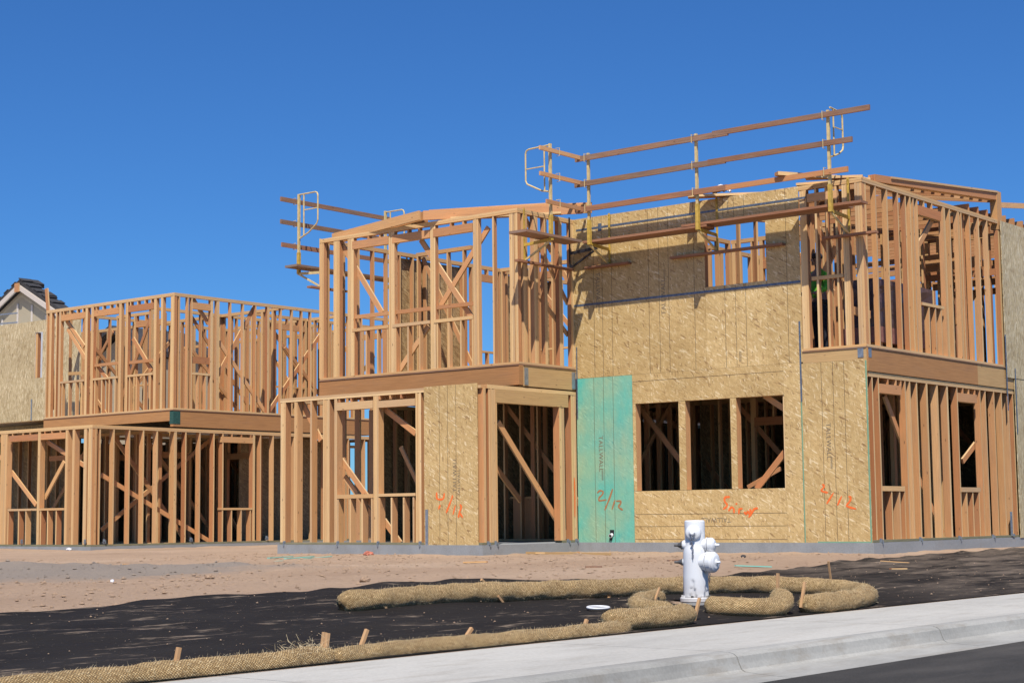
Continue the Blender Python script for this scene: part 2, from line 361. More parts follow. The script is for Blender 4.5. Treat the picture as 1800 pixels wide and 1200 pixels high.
def struct(mb, name, m, **k):
    o = mb.build(name, m, None, **k); o['kind'] = 'structure'; return o

# wall frames: kind 'X' runs along X and faces -Y (outer plane y=pos); kind 'Y' runs along Y and faces +X (outer plane x=pos)
class Wall:
    def __init__(s, house, kind, pos, depth):
        s.h = house; s.k = kind; s.p = pos; s.d = depth
    def P(s, t, o, z): return Vector((t, s.p-o, z)) if s.k == 'X' else Vector((s.p+o, t, z))
    def ax(s): return ((1, 0, 0), (0, -1, 0), (0, 0, 1)) if s.k == 'X' else ((0, 1, 0), (1, 0, 0), (0, 0, 1))
    def fb(s, mb, t0, t1, o0, o1, z0, z1, mi=0, rnd=True):
        mb.box(s.P((t0+t1)/2, (o0+o1)/2, (z0+z1)/2), s.ax(), (abs(t1-t0)/2, abs(o1-o0)/2, abs(z1-z0)/2), mi, rnd)
    def post(s, t0, t1, z0, z1, m='wood', name=None, off=0, depth=None):
        """a stud or a pack of studs between t0 and t1"""
        w = t1-t0; n = max(1, round(w/.040)); mb = MB(); dp = depth or s.d
        for i in range(n):
            a = t0+i*w/n; j = random.uniform(-.003, .003)
            s.fb(mb, a+.001, a+w/n-.001, -dp+.002+j+off, j+off, z0, z1)
        mb.build(name or 'stud', m, s.h)
    def bar(s, name, t0, t1, z0, z1, m='wood', o=0.003, depth=None, label=None):
        mb = MB(); s.fb(mb, t0, t1, -(depth or s.d)+.004, o, z0, z1); return mb.build(name, m, s.h, label=label)
    def union(s, lst, z0, z1, shift, m='wood', name=None):
        for a, b in lst:
            w = max(.038, b-a-shift)
            if s.k == 'X': s.post(a, a+w, z0, z1, m, name)
            else: s.post(b-w, b, z0, z1, m, name)
    def brace(s, segs, m='wood', off=None, w=.10, name='brace'):
        for qi, q in enumerate(segs):
            s.nb = getattr(s, 'nb', 0)+1; mb = MB(); o = (-(s.d+.022) if off is None else off) - .0035*(s.nb % 7)
            n = (0, 1, 0) if s.k == 'X' else (1, 0, 0)
            mb.board(s.P(q[0], o, q[1]), s.P(q[2], o, q[3]), n, w, .036); mb.build(name, m, s.h)
    def panel(s, t0, t1, z0, z1, m='osb', seams=(), hseams=(), name='sheathing_panel', label=None, th=.012, edge=None, o=.0045):
        mb = MB(); s.fb(mb, t0+.0015, t1-.0015, o, o+th, z0+.0015, z1-.0015, 0)
        # UV in wall metres so that strands keep their real size
        for fi in range(len(mb.f)): mb.uv[fi] = [((mb.v[i][0] if s.k == 'X' else mb.v[i][1]), mb.v[i][2]) for i in mb.f[fi]]
        for x in seams:
            if t0 < x < t1: s.fb(mb, x-.0035, x+.0035, o+th, o+th+.0012, z0+.004, z1-.004, 1)
        for z in hseams:
            if z0 < z < z1: s.fb(mb, t0+.004, t1-.004, o+th, o+th+.0012, z-.0035, z+.0035, 1)
        if edge:
            for a, b, c, d in edge: s.fb(mb, a, b, o+th, o+th+.0016, c, d, 2)
        return mb.build(name, [m, 'seam', 'green_seam'], s.h, label=label)

def text_mesh(body, size, wall, t, z, rot, o, name, parent, m='ink', mirror=False):
    cu = D.curves.new(name, 'FONT'); cu.body = body; cu.size = size; cu.align_x = 'CENTER'; cu.align_y = 'CENTER'; cu.resolution_u = 2; cu.extrude = .0004; cu.space_character = 1.05
    tmp = D.objects.new(name, cu); COL.objects.link(tmp)
    bpy.context.view_layer.update()
    me = D.meshes.new_from_object(tmp.evaluated_get(bpy.context.evaluated_depsgraph_get())); D.objects.remove(tmp)
    R_ = Vector((1, 0, 0)) if wall.k == 'X' else Vector((0, 1, 0)); U_ = Vector((0, 0, 1)); a = math.radians(rot)
    r = R_*math.cos(a)+U_*math.sin(a); u = -R_*math.sin(a)+U_*math.cos(a)
    c = wall.P(t, o, z)
    base = parent.parent.location if parent.parent else Vector((0, 0, 0))
    for v in me.vertices: v.co = c + r*v.co.x + u*v.co.y + (Vector((0, -1, 0)) if wall.k == 'X' else Vector((1, 0, 0)))*v.co.z - base
    me.materials.clear(); me.materials.append(M[m]); ob = D.objects.new(name, me); COL.objects.link(ob); ob.parent = parent
    return ob
def strokes(wall, polys, w, parent, m='spray', name='spray_stroke', o=.0185):
    base = parent.parent.location
    for pl in polys:
        P = []
        for i in range(len(pl)-1):
            for k in range(4):
                f = k/4; P.append((pl[i][0]*(1-f)+pl[i+1][0]*f, pl[i][1]*(1-f)+pl[i+1][1]*f))
        P.append(pl[-1])
        for _ in range(2): P = [P[0]]+[((P[i-1][0]+2*P[i][0]+P[i+1][0])/4, (P[i-1][1]+2*P[i][1]+P[i+1][1])/4) for i in range(1, len(P)-1)]+[P[-1]]
        mb = MB(); n_ = len(P)
        for i, (x, z) in enumerate(P):
            x0, z0 = P[max(i-1, 0)]; x1, z1 = P[min(i+1, n_-1)]; dx, dz = x1-x0, z1-z0; L_ = math.hypot(dx, dz) or 1
            ww = w*random.uniform(.75, 1.2)/2*(.6 if i in (0, n_-1) else 1); nx, nz = -dz/L_*ww, dx/L_*ww
            mb.v += [tuple(wall.P(x-nx, o, z-nz)), tuple(wall.P(x+nx, o, z+nz))]
        for i in range(n_-1): mb.f.append((2*i, 2*i+2, 2*i+3, 2*i+1)); mb.mi.append(0); mb.uv.append([(0, 0)]*4)
        mb.build(name, m, parent, origin=base); o += .0004

# ---------------------------------------------------------------- ground, street
def gz(x, y):
    t = min(1, max(0, (-x-7.6)/4.5)); z = -.43+.26*t
    if x > -7.5: return -.80
    if y > 21 or x < -20:
        pass
    n_ = noise.noise(Vector((x*.7, y*.5, 0)))*.022 + noise.noise(Vector((x*2.6, y*2.2, 3)))*.017
    heap = (.13*math.exp(-((x+17.0)**2/2.2+(y-11.8)**2/1.6)) + .08*math.exp(-((x+15.6)**2/1.5+(y-13.8)**2/3)))*(1+.7*noise.noise(Vector((x*1.9, y*1.9, 6)))) + (.020*noise.noise(Vector((x*5, y*4, 1))) if x < -11.8 else 0)
    edge = min(1, max(0, (-x-7.7)/.6))
    return z + n_*edge*t + heap
def axis_samples(lo, hi, step, far_lo, far_hi):
    a = []; x = lo
    while x < hi: a.append(x); x += step
    a.append(hi); s = step; x = hi
    while x < far_hi: s *= 1.35; x = min(far_hi, x+s); a.append(x)
    s = step; x = lo; pre = []
    while x > far_lo: s *= 1.35; x = max(far_lo, x-s); pre.append(x)
    return pre[::-1]+a
xs = axis_samples(-24, -7.5, .14, -900, -7.5) + [-7.49, -7.0, 0, 30, 120, 500, 900]; ys = axis_samples(4, 26, .14, -900, 900)
g = MB()
g.v = [(x, y, gz(x, y)) for x in xs for y in ys]; ny = len(ys)
for i in range(len(xs)-1):
    for j in range(ny-1):
        g.f.append((i*ny+j, (i+1)*ny+j, (i+1)*ny+j+1, i*ny+j+1)); g.mi.append(0); g.uv.append([(0, 0)]*4)
struct(g, 'ground', 'dirt', smooth=True)

s = MB()
yy = 0.5-3*14
while yy < 130:
    s.box((-6.80, yy+1.5, -.52), ((0, 1, 0), (1, 0, 0), (0, 0, 1)), (1.493, .755, .09)); yy += 3.0
struct(s, 'sidewalk', 'walk')
cb = MB(); prof = [(-6.042, -.62), (-6.042, -.4305), (-5.965, -.432), (-5.93, -.440), (-5.905, -.458), (-5.89, -.50), (-5.872, -.538), (-5.845, -.553), (-5.74, -.561), (-5.60, -.568), (-5.475, -.572), (-5.475, -.72)]
yy = .5-3*14
while yy < 130:
    ya, yb = yy+.007, yy+2.993; b = len(cb.v); K = len(prof); S = 8
    for q in range(S+1):
        y = ya+(yb-ya)*q/S
        for (x, z) in prof:
            wob = noise.noise(Vector((x*4, y*1.3, 0)))*.006 if z > -.56 and x > -6 else 0
            cb.v.append((x+wob, y, z+wob*.4))
    for q in range(S):
        for k in range(K-1): cb.f.append((b+q*K+k, b+q*K+k+1, b+(q+1)*K+k+1, b+(q+1)*K+k)); cb.mi.append(0); cb.uv.append([(0, 0)]*4)
    for e in (0, S): cb.f.append(tuple(b+e*K+k for k in range(K))); cb.mi.append(0); cb.uv.append([(0, 0)]*K)
    yy += 3.0
struct(cb, 'curb', 'curb')
rd = MB(); X0 = [-5.474, -4.5, -2, 3, 8]; Y0 = [-60+i*4 for i in range(60)]
rd.v = [(x + (noise.noise(Vector((y, 0, 9)))*.012 if x == X0[0] else 0), y, -.567 + .012*min(1, (x+5.5)/2)) for x in X0 for y in Y0]
for i in range(len(X0)-1):
    for j in range(len(Y0)-1): k = i*len(Y0)+j; rd.f.append((k, k+len(Y0), k+len(Y0)+1, k+1)); rd.mi.append(0); rd.uv.append([(0, 0)]*4)
struct(rd, 'road', 'asphalt')

# black ground cloth between sidewalk and bare dirt
BX = [(3, -10.2), (5.5, -10.7), (7.3, -10.88), (8.9, -11.2), (10.5, -11.3), (12.4, -11.6), (13.2, -11.55), (14.5, -11.0), (16, -10.6), (17.9, -10.67), (20.8, -11.22), (23.6, -11.58), (28, -11.75), (40, -11.9)]
def bound(y):
    for (a, xa), (b, xb) in zip(BX, BX[1:]):
        if a <= y <= b: return xa+(xb-xa)*(y-a)/(b-a) + .10*noise.noise(Vector((y*1.3, 5, 0))) + .03*noise.noise(Vector((y*5, 8, 0)))
    return -11
fb_ = MB(); NY = 260; NX = 40
for j in range(NY+1):
    y = 3+(37-3)*(j/NY)**1.25; bx_ = bound(y)
    for i in range(NX+1):
        t = i/NX; x = -7.52+(bx_+7.52)*t
        wr = abs(noise.noise(Vector((x*1.4, y*.9, 7))))*.03*min(1, t*6) + max(0, (t-.965)/.035)*.03*max(0, noise.noise(Vector((y*1.7, 1, 2)))+.35)
        fb_.v.append((x, y, max(gz(x, y), gz(x, y) if t > .2 else -.9)+.010+wr))
for j in range(NY):
    for i in range(NX):
        k = j*(NX+1)+i
        if (fb_.v[k][0]+8.66)**2+(fb_.v[k][1]-13.25)**2 < .075: continue
        fb_.f.append((k, k+1, k+NX+2, k+NX+1)); fb_.mi.append(0); fb_.uv.append([(0, 0)]*4)
fo = fb_.build('ground_cloth', 'fabric', smooth=True)
tag(fo, 'black ground cloth spread over soil between pavement and bare dirt', 'ground cloth')

# ---------------------------------------------------------------- house on the right (two bays)
XR, YR, XA, YA1, YA2, XAL = -12.53, 24.255, -18.35, 21.61, 22.63, -23.28
H = thing('framed_house', 'timber framed two storey house with strand board front and green panel, scaffold along its top', 'house', (-17, 24, 0))
Z1, Z2, ZD, ZT = 2.63, 2.70, 3.10, 5.84      # stud top, plate top, deck top, roof plate top
Alow = Wall(H, 'X', YA1, .14); Aup = Wall(H, 'X', YA2, .089); Aret = Wall(H, 'Y', XA, .089); Door = Wall(H, 'Y', XA, .14)
Rf = Wall(H, 'X', YR, .14); Ru = Wall(H, 'X', YR, .089); Sup = Wall(H, 'Y', XR, .089); Slo = Wall(H, 'Y', XR, .12)
# foundation
def found(h, pts_boxes, z0, z1):
    mb = MB()
    for (x0, x1, y0, y1) in pts_boxes: mb.box(((x0+x1)/2, (y0+y1)/2, (z0+z1)/2), ((1, 0, 0), (0, 1, 0), (0, 0, 1)), (abs(x1-x0)/2, abs(y1-y0)/2, (z1-z0)/2))
    return mb.build('foundation', 'slab', h)
found(H, [(XAL-.03, XA+.03, YA1-.03, 36), (XA+.031, XR+.03, YR-.03, 36)], -.45, -.004)
# sill plates, top plates
def plates(w, t0, t1, z0, z1, zt, double=True):
    w.bar('sill_plate', t0, t1, z0, z0+.038, 'plate' if z0 < 1 else 'wood', .004)
    if double:
        w.bar('top_plate', t0, t1, zt-.076, zt-.039, 'wood', .004); w.bar('top_plate', t0-.002, t1+.002, zt-.038, zt, 'wood', .005)
plates(Alow, XAL, -19.64, 0, 0, Z2); plates(Alow, -19.63, XA, 0, 0, Z2, False); Alow.bar('top_plate', -19.64, XA-.01, Z1, Z2-.02, 'wood', .0)
plates(Aup, XAL, XA, ZD+.004, 0, ZT); plates(Aret, YA2+.001, YR, ZD+.004, 0, ZT)
plates(Door, YA1+.15, 22.0, 0, 0, Z2, False); plates(Door, 23.8, YR, 0, 0, Z2, False); Door.bar('top_plate', YA1+.15, YR-.002, Z1, Z2-.004)
plates(Ru, -13.68, XR-.001, ZD+.004, 0, ZT); plates(Sup, YR+.001, 29.75, ZD+.004, 0, ZT); plates(Slo, YR+.02, 30.0, 0, 0, Z2)
Ru.bar('top_plate', XA+.1, -13.69, ZT-.07, ZT-.012, 'wood', 0)
# studs, lower left bay front
Alow.union([(-23.27, -23.01), (-22.90, -22.70), (-22.48, -22.31), (-22.14, -21.85), (-21.85, -21.66), (-20.87, -20.62), (-19.85, -19.60)], .038, Z1-.008, .12)
Alow.union([(-19.45, -19.25), (-18.95, -18.79), (-18.52, -18.35)], .038, Z1, .12)
Alow.bar('header', -21.80, -20.88, 2.41, 2.55, 'wood', .004); Alow.bar('header', -20.76, -19.86, 2.41, 2.53, 'wood', .004)
Alow.bar('window_sill', -21.78, -20.88, .82, .89, 'wood', .006); Alow.bar('window_sill', -20.76, -19.86, .84, .89, 'wood', .006)
for a in (-21.78, -21.47, -21.17, -20.93, -20.75, -20.45, -20.16, -19.93): Alow.post(a, a+.038, .038, .818, name='cripple_stud')
for a in (-21.75, -21.45, -21.17, -20.74, -20.48, -20.22): Alow.post(a, a+.038, 2.552, Z1-.006, name='cripple_stud')
Alow.brace([(-22.89, 2.66, -22.36, 1.89), (-21.85, 1.53, -20.38, .02), (-20.76, 2.40, -20.0, 1.93)])
Alow.brace([(-20.78, 1.73, -20.03, .52)], off=-.6, w=.07)
Alow.brace([(-21.85, 1.22, -21.1, .45)], off=-.25, w=.10)
# studs, upper left bay front
Aup.union([(-23.30, -23.09), (-22.91, -22.66), (-22.53, -22.28), (-21.45, -21.22), (-20.41, -20.20), (-19.38, -19.17), (-18.93, -18.81), (-18.54, -18.35)], ZD+.04, ZT-.077, .085)
Aup.post(-18.42, -18.351, ZD+.04, ZT-.077)
for a, b in ((-22.40, -21.46), (-21.36, -20.42), (-20.33, -19.39)):
    Aup.bar('header', a, b, 5.55, 5.70, 'wood', .005); Aup.bar('window_sill', a, b, 3.97, 4.03, 'wood', .006); Aup.bar('blocking', a, b, 4.22, 4.29, 'inner', -.03)
for a in (-22.0, -21.7, -20.98, -20.71, -19.93, -19.63): Aup.post(a, a+.038, 5.702, ZT-.078, name='cripple_stud')
for a in (-22.38, -22.06, -21.76, -21.50, -21.30, -20.99, -20.70, -20.27, -19.99, -19.70, -19.42): Aup.post(a, a+.038, ZD+.04, 3.968, name='cripple_stud')
Aup.brace([(-22.82, 5.74, -21.73, 4.29), (-20.74, 5.56, -19.52, 4.02), (-19.11, 5.60, -20.30, 4.25), (-20.57, 3.94, -21.29, 3.19)])
# upper return wall
Aret.union([(22.68, 22.90), (22.98, 23.2), (23.28, 23.46), (23.70, 23.90), (24.05, 24.245)], ZD+.04, ZT-.077, .10)
Aret.brace([(22.97, 5.75, 24.20, 4.3), (22.85, 4.74, 24.20, 3.73)], w=.075)
# floor beams
def beam(w, t0, t1, z0, z1, m='beam', o=.0, d=.10, lab=None):
    mb = MB(); w.fb(mb, t0, t1, -d, o, z0, z1); mb2 = MB(); w.fb(mb2, t0, t1, -d, o+.012, z1, z1+(.019 if w.k == 'X' else .0183))
    mb2.build('deck_edge', 'old', w.h); return mb.build('rim_beam', m, w.h, label=lab)
beam(Aup, XAL, XA+.0135, 2.74, ZD-.02, 'beam', .012); beam(Aret, YA2+.102, YR-.02, 2.72, ZD-.02, 'beam_pale', .014, .1, 'pale rim beam over the doorway')
beam(Ru, -13.68, XR-.002, 2.90, ZD-.02, 'beam_pale', .016); beam(Sup, YR+.002, 28.40, 2.71, ZD-.02, 'beam', .020, .1, 'wide orange brown rim beam along the side wall'); beam(Sup, 28.405, 30.15, 2.71, ZD-.02, 'beam_pale', .020, .1, 'paler end piece of the side wall rim beam')
# door wall
Door.union([(21.66, 21.73), ], .038, Z1, 0); Door.post(21.80, 22.02, .038, Z1); Door.post(23.75, 23.90, .038, 2.42); Door.post(24.10, 24.25, .038, Z1)
Door.bar('header', 21.98, 24.02, 2.40, 2.628, 'beam_pale', .006, .12)
Door.brace([(22.24, 2.08, 24.20, .04)], w=.11); Door.brace([(22.38, 2.14, 24.0, .75), (22.0, 1.35, 22.8, .70), (22.0, .7, 23.0, .0)], 'inner', off=-1.1)
# strand board on the left bay
p = Alow.panel(-19.635, -18.42, -.01, 2.715, seams=(-19.28, -19.09, -18.90), label='strand board panel with an orange spray mark beside the doorway', o=.01)
text_mesh('TALLWALL', .115, Alow, -18.93, 1.18, 90, .0235, 'stamp', p); text_mesh('TALLWALL', .09, Alow, -18.84, 1.05, 90, .0235, 'stamp', p)
strokes(Alow, [[(-19.345, .893), (-19.35, .783), (-19.276, .766), (-19.19, .774), (-19.171, .877)], [(-19.268, .679), (-19.304, .602)], [(-18.982, .836), (-19.009, .765), (-19.087, .625), (-19.131, .535)], [(-18.924, .668), (-18.977, .508)], [(-18.821, .679), (-18.779, .634), (-18.831, .558), (-18.858, .456)], [(-18.831, .545), (-18.756, .455)]], .036, p, o=.024)
# strand board front of the right bay
SU = [-17.9, -17.71, -17.5, -16.7, -16.48, -16.28, -15.75, -15.14, -14.93, -14.73, -13.93]
TL = 2.925
def P_(t0, t1, z0, z1, **k): return Rf.panel(t0, t1, z0, z1, **k)
e1 = P_(-18.36, -17.10, TL, 5.50, seams=SU); e2 = P_(-17.10, -15.53, TL, 5.50, seams=SU); e3 = P_(-15.53, -14.32, TL, 4.33, seams=SU); e4 = P_(-14.32, -13.68, TL, 5.50, seams=SU); P_(-15.53, -14.32, 5.40, 5.50, seams=SU)
e5 = P_(-18.36, -15.9, 5.50, ZT+.0, seams=SU); e6 = P_(-15.9, -13.68, 5.50, ZT-.0, seams=SU)
e6b = e6
for k_, (a, b) in enumerate(((-17.81, 4.38), (-16.39, 4.38))):
    text_mesh('TALLWALL', .125, Rf, a, b+(.12 if k_ == 0 else -.13), -90 if k_ == 0 else 90, .018, 'stamp', (e1, e2)[k_])
    text_mesh('IIIIIIIIII', .06, Rf, a+.03, b-(.22 if k_ == 0 else -.27), 90, .018, 'stamp', (e1, e2)[k_])
text_mesh('IIIIIIIII', .07, Rf, -14.86, 3.1, 90, .018, 'stamp', e3); text_mesh('TALLWALL', .055, Rf, -15.04, 5.66, 90, .018, 'stamp', e6)
gp = P_(-18.32, -17.095, -.012, TL, m='osb_green', seams=(-17.93, -17.72, -17.51), label='turquoise green strand board panel beside the doorway')
text_mesh('TALLWALL', .125, Rf, -17.80, 1.56, -90, .018, 'stamp', gp); text_mesh('IIIIIIIIIIII', .055, Rf, -17.77, 1.18, -90, .018, 'stamp', gp)
strokes(Rf, [[(-17.889, .867), (-17.838, .912), (-17.751, .895), (-17.777, .835), (-17.853, .786), (-17.867, .726), (-17.691, .743)], [(-17.551, .932), (-17.629, .752), (-17.732, .563)], [(-17.505, .741), (-17.571, .571)], [(-17.481, .72), (-17.37, .719), (-17.384, .669), (-17.446, .62), (-17.337, .559)]], .032, gp, 'spray_dull')
P_(-17.093, -14.05, 2.41, TL, hseams=(2.80,)); P_(-17.093, -17.03, .89, 2.41)
lp = P_(-17.093, -14.05, -.012, .885, hseams=(.48, .27, .05), label='strand board panel under the three windows')
P_(-16.13, -15.99, .887, 2.408, name='mullion_cover'); P_(-15.09, -14.97, .887, 2.408, name='mullion_cover')
P_(-14.05, -13.74, -.012, TL); rp_ = P_(-13.737, XR, -.012, 2.90, seams=(-13.35, -13.14, -12.94), edge=[(-13.735, -13.715, .0, 2.3), (XR-.03, XR-.004, 0, 2.88), (-13.5, XR-.03, -.008, .015)], label='strand board corner panel with an orange spray mark')
text_mesh('TALLWALL', .115, Rf, -13.25, 1.62, -90, .018, 'stamp', rp_); text_mesh('IIIIIIIIIIIIII', .05, Rf, -13.21, 1.27, -90, .018, 'stamp', rp_)
text_mesh('TALLWALL', .115, Rf, -15.42, .375, 180, .018, 'stamp', lp)
strokes(Rf, [[(-15.133, .754), (-15.234, .755), (-15.244, .684), (-15.171, .612), (-15.273, .549)], [(-15.165, .519), (-15.121, .583), (-15.063, .575), (-15.057, .483)], [(-15.003, .652), (-15.012, .624)], [(-14.955, .567), (-14.966, .468)], [(-14.947, .553), (-14.889, .559)], [(-14.858, .509), (-14.826, .452), (-14.791, .523), (-14.745, .438)], [(-14.75, .55), (-14.711, .465), (-14.676, .55), (-14.594, .563)], [(-14.778, .41), (-14.693, .508)]], .036, lp)
strokes(Rf, [[(-13.391, .919), (-13.352, .925), (-13.362, .877), (-13.425, .823), (-13.288, .794)], [(-13.188, .792), (-13.317, .616)], [(-13.045, .735), (-13.126, .587)], [(-12.924, .72), (-12.879, .726), (-12.896, .652), (-12.974, .585), (-12.915, .557), (-12.795, .529)]], .034, rp_)
strokes(Door, [[(24.17, 1.15), (24.175, .8), (24.17, .45)]], .035, gp, name='spray_mark', o=.006)
# studs behind the strand board, window frames
for a in (-18.3, -17.9, -17.5, -17.11, -16.12, -15.08, -14.08, -13.7, -13.3, -12.9): Rf.post(a, a+.07 if a in (-17.11, -14.08) else a+.04, .038, Z1 if not (-17 < a < -14.2) else 2.4)
Rf.post(-17.085, -17.031, .892, 2.405, 'wood', 'jamb'); Rf.post(-14.058, -14.0, .892, 2.405, 'wood', 'jamb')
Rf.post(-16.115, -15.995, .892, 2.405, 'wood', 'mullion'); Rf.post(-15.08, -14.975, .892, 2.405, 'wood', 'mullion')
Rf.bar('window_sill', -17.03, -14.06, .845, .884, 'wood', .0); Rf.bar('header', -17.03, -14.06, 2.413, 2.62, 'wood', 0)
Rf.brace([(-17.65, 2.50, -16.70, 1.40)], 'inner', off=-.9); Rf.brace([(-14.16, 1.48, -14.72, .88), (-14.52, 2.43, -14.15, 2.19)]); Rf.brace([(-15.10, .92, -14.45, 1.22)], off=-.5, w=.07)
# upper window frame in the board front
for a in (-18.3, -17.9, -17.5, -17.1, -16.7, -16.3, -15.9, -15.57, -14.32, -13.93): Ru.post(a, a+.04, ZD+.04, ZT-.08, 'inner')
Ru.bar('window_sill', -15.53, -14.33, 4.295, 4.333, 'wood', .0)
Ru.bar('header', -15.53, -14.33, 5.42, 5.6, 'wood', 0)
# right bay upper front framing
Ru.union([(-13.67, -13.46), (-13.39, -13.27), (-13.20, -13.08), (-13.02, -12.93), (-12.89, -12.70)], ZD+.04, ZT-.08, .08)
Ru.post(-12.66, XR-.002, ZD+.04, ZT-.08)
Ru.bar('header', -13.53, -12.98, 5.55, 5.69, 'wood', .004); Ru.bar('window_sill', -13.48, -12.90, 4.25, 4.31, 'wood', .006)
Ru.brace([(-13.53, 5.38, -13.15, 4.59), (-13.08, 4.78, -13.3, 4.4)])
# right side wall, upper
Sup.union([(24.26, 24.40), (24.54, 24.75), (24.93, 25.15), (25.33, 25.54), (25.62, 25.83), (25.80, 26.00), (25.94, 26.13), (26.08, 26.27), (27.06, 27.34), (27.36, 27.54), (27.66, 27.92), (27.82, 28.01), (28.15, 28.37), (28.52, 28.74), (28.92, 29.12), (29.40, 29.68)], ZD+.04, ZT-.077, .175)
Sup.bar('header', 26.30, 27.16, 5.50, 5.66, 'wood', .004); Sup.bar('window_sill', 26.30, 27.16, 3.95, 4.00, 'wood', .006)
for a in (26.55, 26.80, 27.03): Sup.post(a, a+.038, ZD+.04, 3.948, name='cripple_stud')
for a in (26.50, 26.80): Sup.post(a, a+.038, 5.662, ZT-.078, name='cripple_stud')
Sup.brace([(26.45, 4.98, 27.05, 5.52)]); Sup.brace([(24.3, 3.72, 25.0, 3.70)], off=-.3, w=.13, name='blocking')
# right side wall, lower
Slo.union([(24.31, 24.42), (24.42, 24.63), (25.33, 25.58), (25.58, 25.75), (25.75, 26.01), (26.05, 26.39), (26.46, 26.80), (26.85, 27.19), (27.38, 27.57), (28.22, 28.52), (28.52, 28.75), (28.80, 29.12), (29.15, 29.45), (29.47, 29.76), (29.70, 29.97)], .038, Z1-.006, .28)
Slo.bar('header', 24.66, 25.42, 2.38, 2.53, 'wood', .004); Slo.bar('window_sill', 24.66, 25.42, .81, .89, 'wood', .006)
Slo.bar('header', 27.58, 28.36, 2.38, 2.53, 'wood', .004); Slo.bar('window_sill', 27.58, 28.36, .81, .89, 'wood', .006)
for a in (24.94, 25.22, 25.40, 27.78, 28.03, 28.28): Slo.post(a, a+.038, .038, .808, name='cripple_stud'); Slo.post(a, a+.038, 2.532, Z1-.006, name='cripple_stud')
Slo.brace([(25.09, 2.37, 25.68, 1.59), (28.62, 1.7, 27.99, 1.35)]); Slo.brace([(26.1, 1.2, 27.1, .1)])
# strand board on the far part of the side wall
Slo.panel(29.96, 33.0, -.02, 2.905, m='osb_side', seams=(31.2,), o=.03); Slo.panel(33.0, 36, -.02, 2.905, m='osb_side', o=.03)
Slo.panel(29.60, 32.2, 2.91, 5.82, m='osb_side', o=.036, label='tall greyish strand board panel at the far end of the side wall'); Slo.panel(32.2, 36, 2.91, 5.78, m='osb_side', o=.036)
# raked rafter stack over the side wall
mb = MB()
for i in range(3):
    x = XR-.02-i*.045
    a = Vector((x, 24.75, 5.90)); b = Vector((x, 29.78, 6.29)); mb.board(a, b, (1, 0, 0), .12, .038)
mb.board((XR-.05, 25.3, 5.985), (XR-.05, 29.6, 6.365), (0, 0, 1), .14, .035); mb.build('rafter', 'wood', H)
mb = MB(); mb.box((XR-.06, 29.67, 6.02), ((0, 1, 0), (1, 0, 0), (0, 0, 1)), (.10, .07, .36)); mb.build('rafter_post', 'inner', H)
for i in range(9):
    y = 26.4+i*.4; z = 5.86+.078*(y-24.75)
    mb = MB(); mb.board((XR-.12, y, z), (XR-1.9, y, z+.30), (0, 1, 0), .12, .038); mb.build('lookout', 'wood' if i % 2 else 'inner', H)
mb = MB(); mb.board((XR-.1, 29.8, 6.16), (XR-.1, 33, 6.55), (1, 0, 0), .10, .04); mb.build('rafter', 'wood', H)
# floor deck with joists, dark rooms below
mb = MB()
def slabbox(mb, x0, x1, y0, y1, z0, z1): mb.box(((x0+x1)/2, (y0+y1)/2, (z0+z1)/2), ((1, 0, 0), (0, 1, 0), (0, 0, 1)), ((x1-x0)/2, (y1-y0)/2, (z1-z0)/2))
slabbox(mb, XAL+.02, XA-.001, YA2+.1, 36, ZD-.020, ZD-.001); slabbox(mb, XA, XR-.1, YR+.1, 36, ZD-.020, ZD-.001); mb.build('floor_deck', 'osb_shaded', H)
mb = MB(); y = 22.9
while y < 35.8:
    slabbox(mb, XAL+.1 if y < 24.3 else XAL+.1, XA-.1 if y < 24.4 else XR-.12, y, y+.04, 2.74, ZD-.022); y += .406
o_ = mb.build('floor_joist', 'inner', H); o_['kind'] = 'stuff'
# interior framing kept as one mesh
I = MB()
def iwall(mb, x0, y0, x1, y1, z0, z1, sp=.406, openings=(), d=.09, brace=False):
    a = Vector((x0, y0, 0)); b = Vector((x1, y1, 0)); L = (b-a).length; u = (b-a)/L; n = Vector((-u.y, u.x, 0)); up = Vector((0, 0, 1))
    def bx(t0, t1, za, zb): mb.box(a+u*(t0+t1)/2+up*(za+zb)/2, (u, n, up), ((t1-t0)/2, d/2, (zb-za)/2))
    bx(0, L, z0, z0+.038); bx(0, L, z1-.076, z1)
    t = .02
    while t < L:
        inside = [q for q in openings if q[0] < t < q[1]]
        w = .038*(2 if random.random() < .12 else 1)
        if inside:
            q = inside[0]
            if q[2] > .1: bx(t, t+.038, z0+.04, z0+q[2]-.041)
            bx(t, t+.038, z0+q[3]+.151, z1-.078)
        else: bx(t, t+w, z0+.04, z1-.078)
        t += sp*random.uniform(.93, 1.05)
    for q in openings:
        bx(q[0]-.06, q[0]+.015, z0+.041, z1-.079); bx(q[1]-.015, q[1]+.06, z0+.041, z1-.079); bx(q[0]+.016, q[1]-.016, z0+q[3], z0+q[3]+.15)
        if q[2] > .1: bx(q[0]+.016, q[1]-.016, z0+q[2]-.04, z0+q[2])
    if brace:
        f = random.uniform(0, .3)*L; g_ = min(L, f+2.2)
        if random.random() < .5: mb.board(a+u*f+n*(d/2+.025)+up*(z1-.1), a+u*g_+n*(d/2+.025)+up*(z0+.2), n, .09, .036)
        else: mb.board(a+u*f-n*(d/2+.025)+up*(z0+.2), a+u*g_-n*(d/2+.025)+up*(z1-.1), n, .09, .036)
zb, zt = ZD+.004, ZT
iwall(I, XAL+.045, YA2+.12, XAL+.045, 28.0, zb, zt, .406, [(4.35, 5.1, .9, 2.4)])
iwall(I, XAL+.1, 28.02, XA, 28.02, zb, zt, .406, [(1.0, 2.1, .9, 2.4), (3.4, 4.4, .9, 2.4)], brace=True)
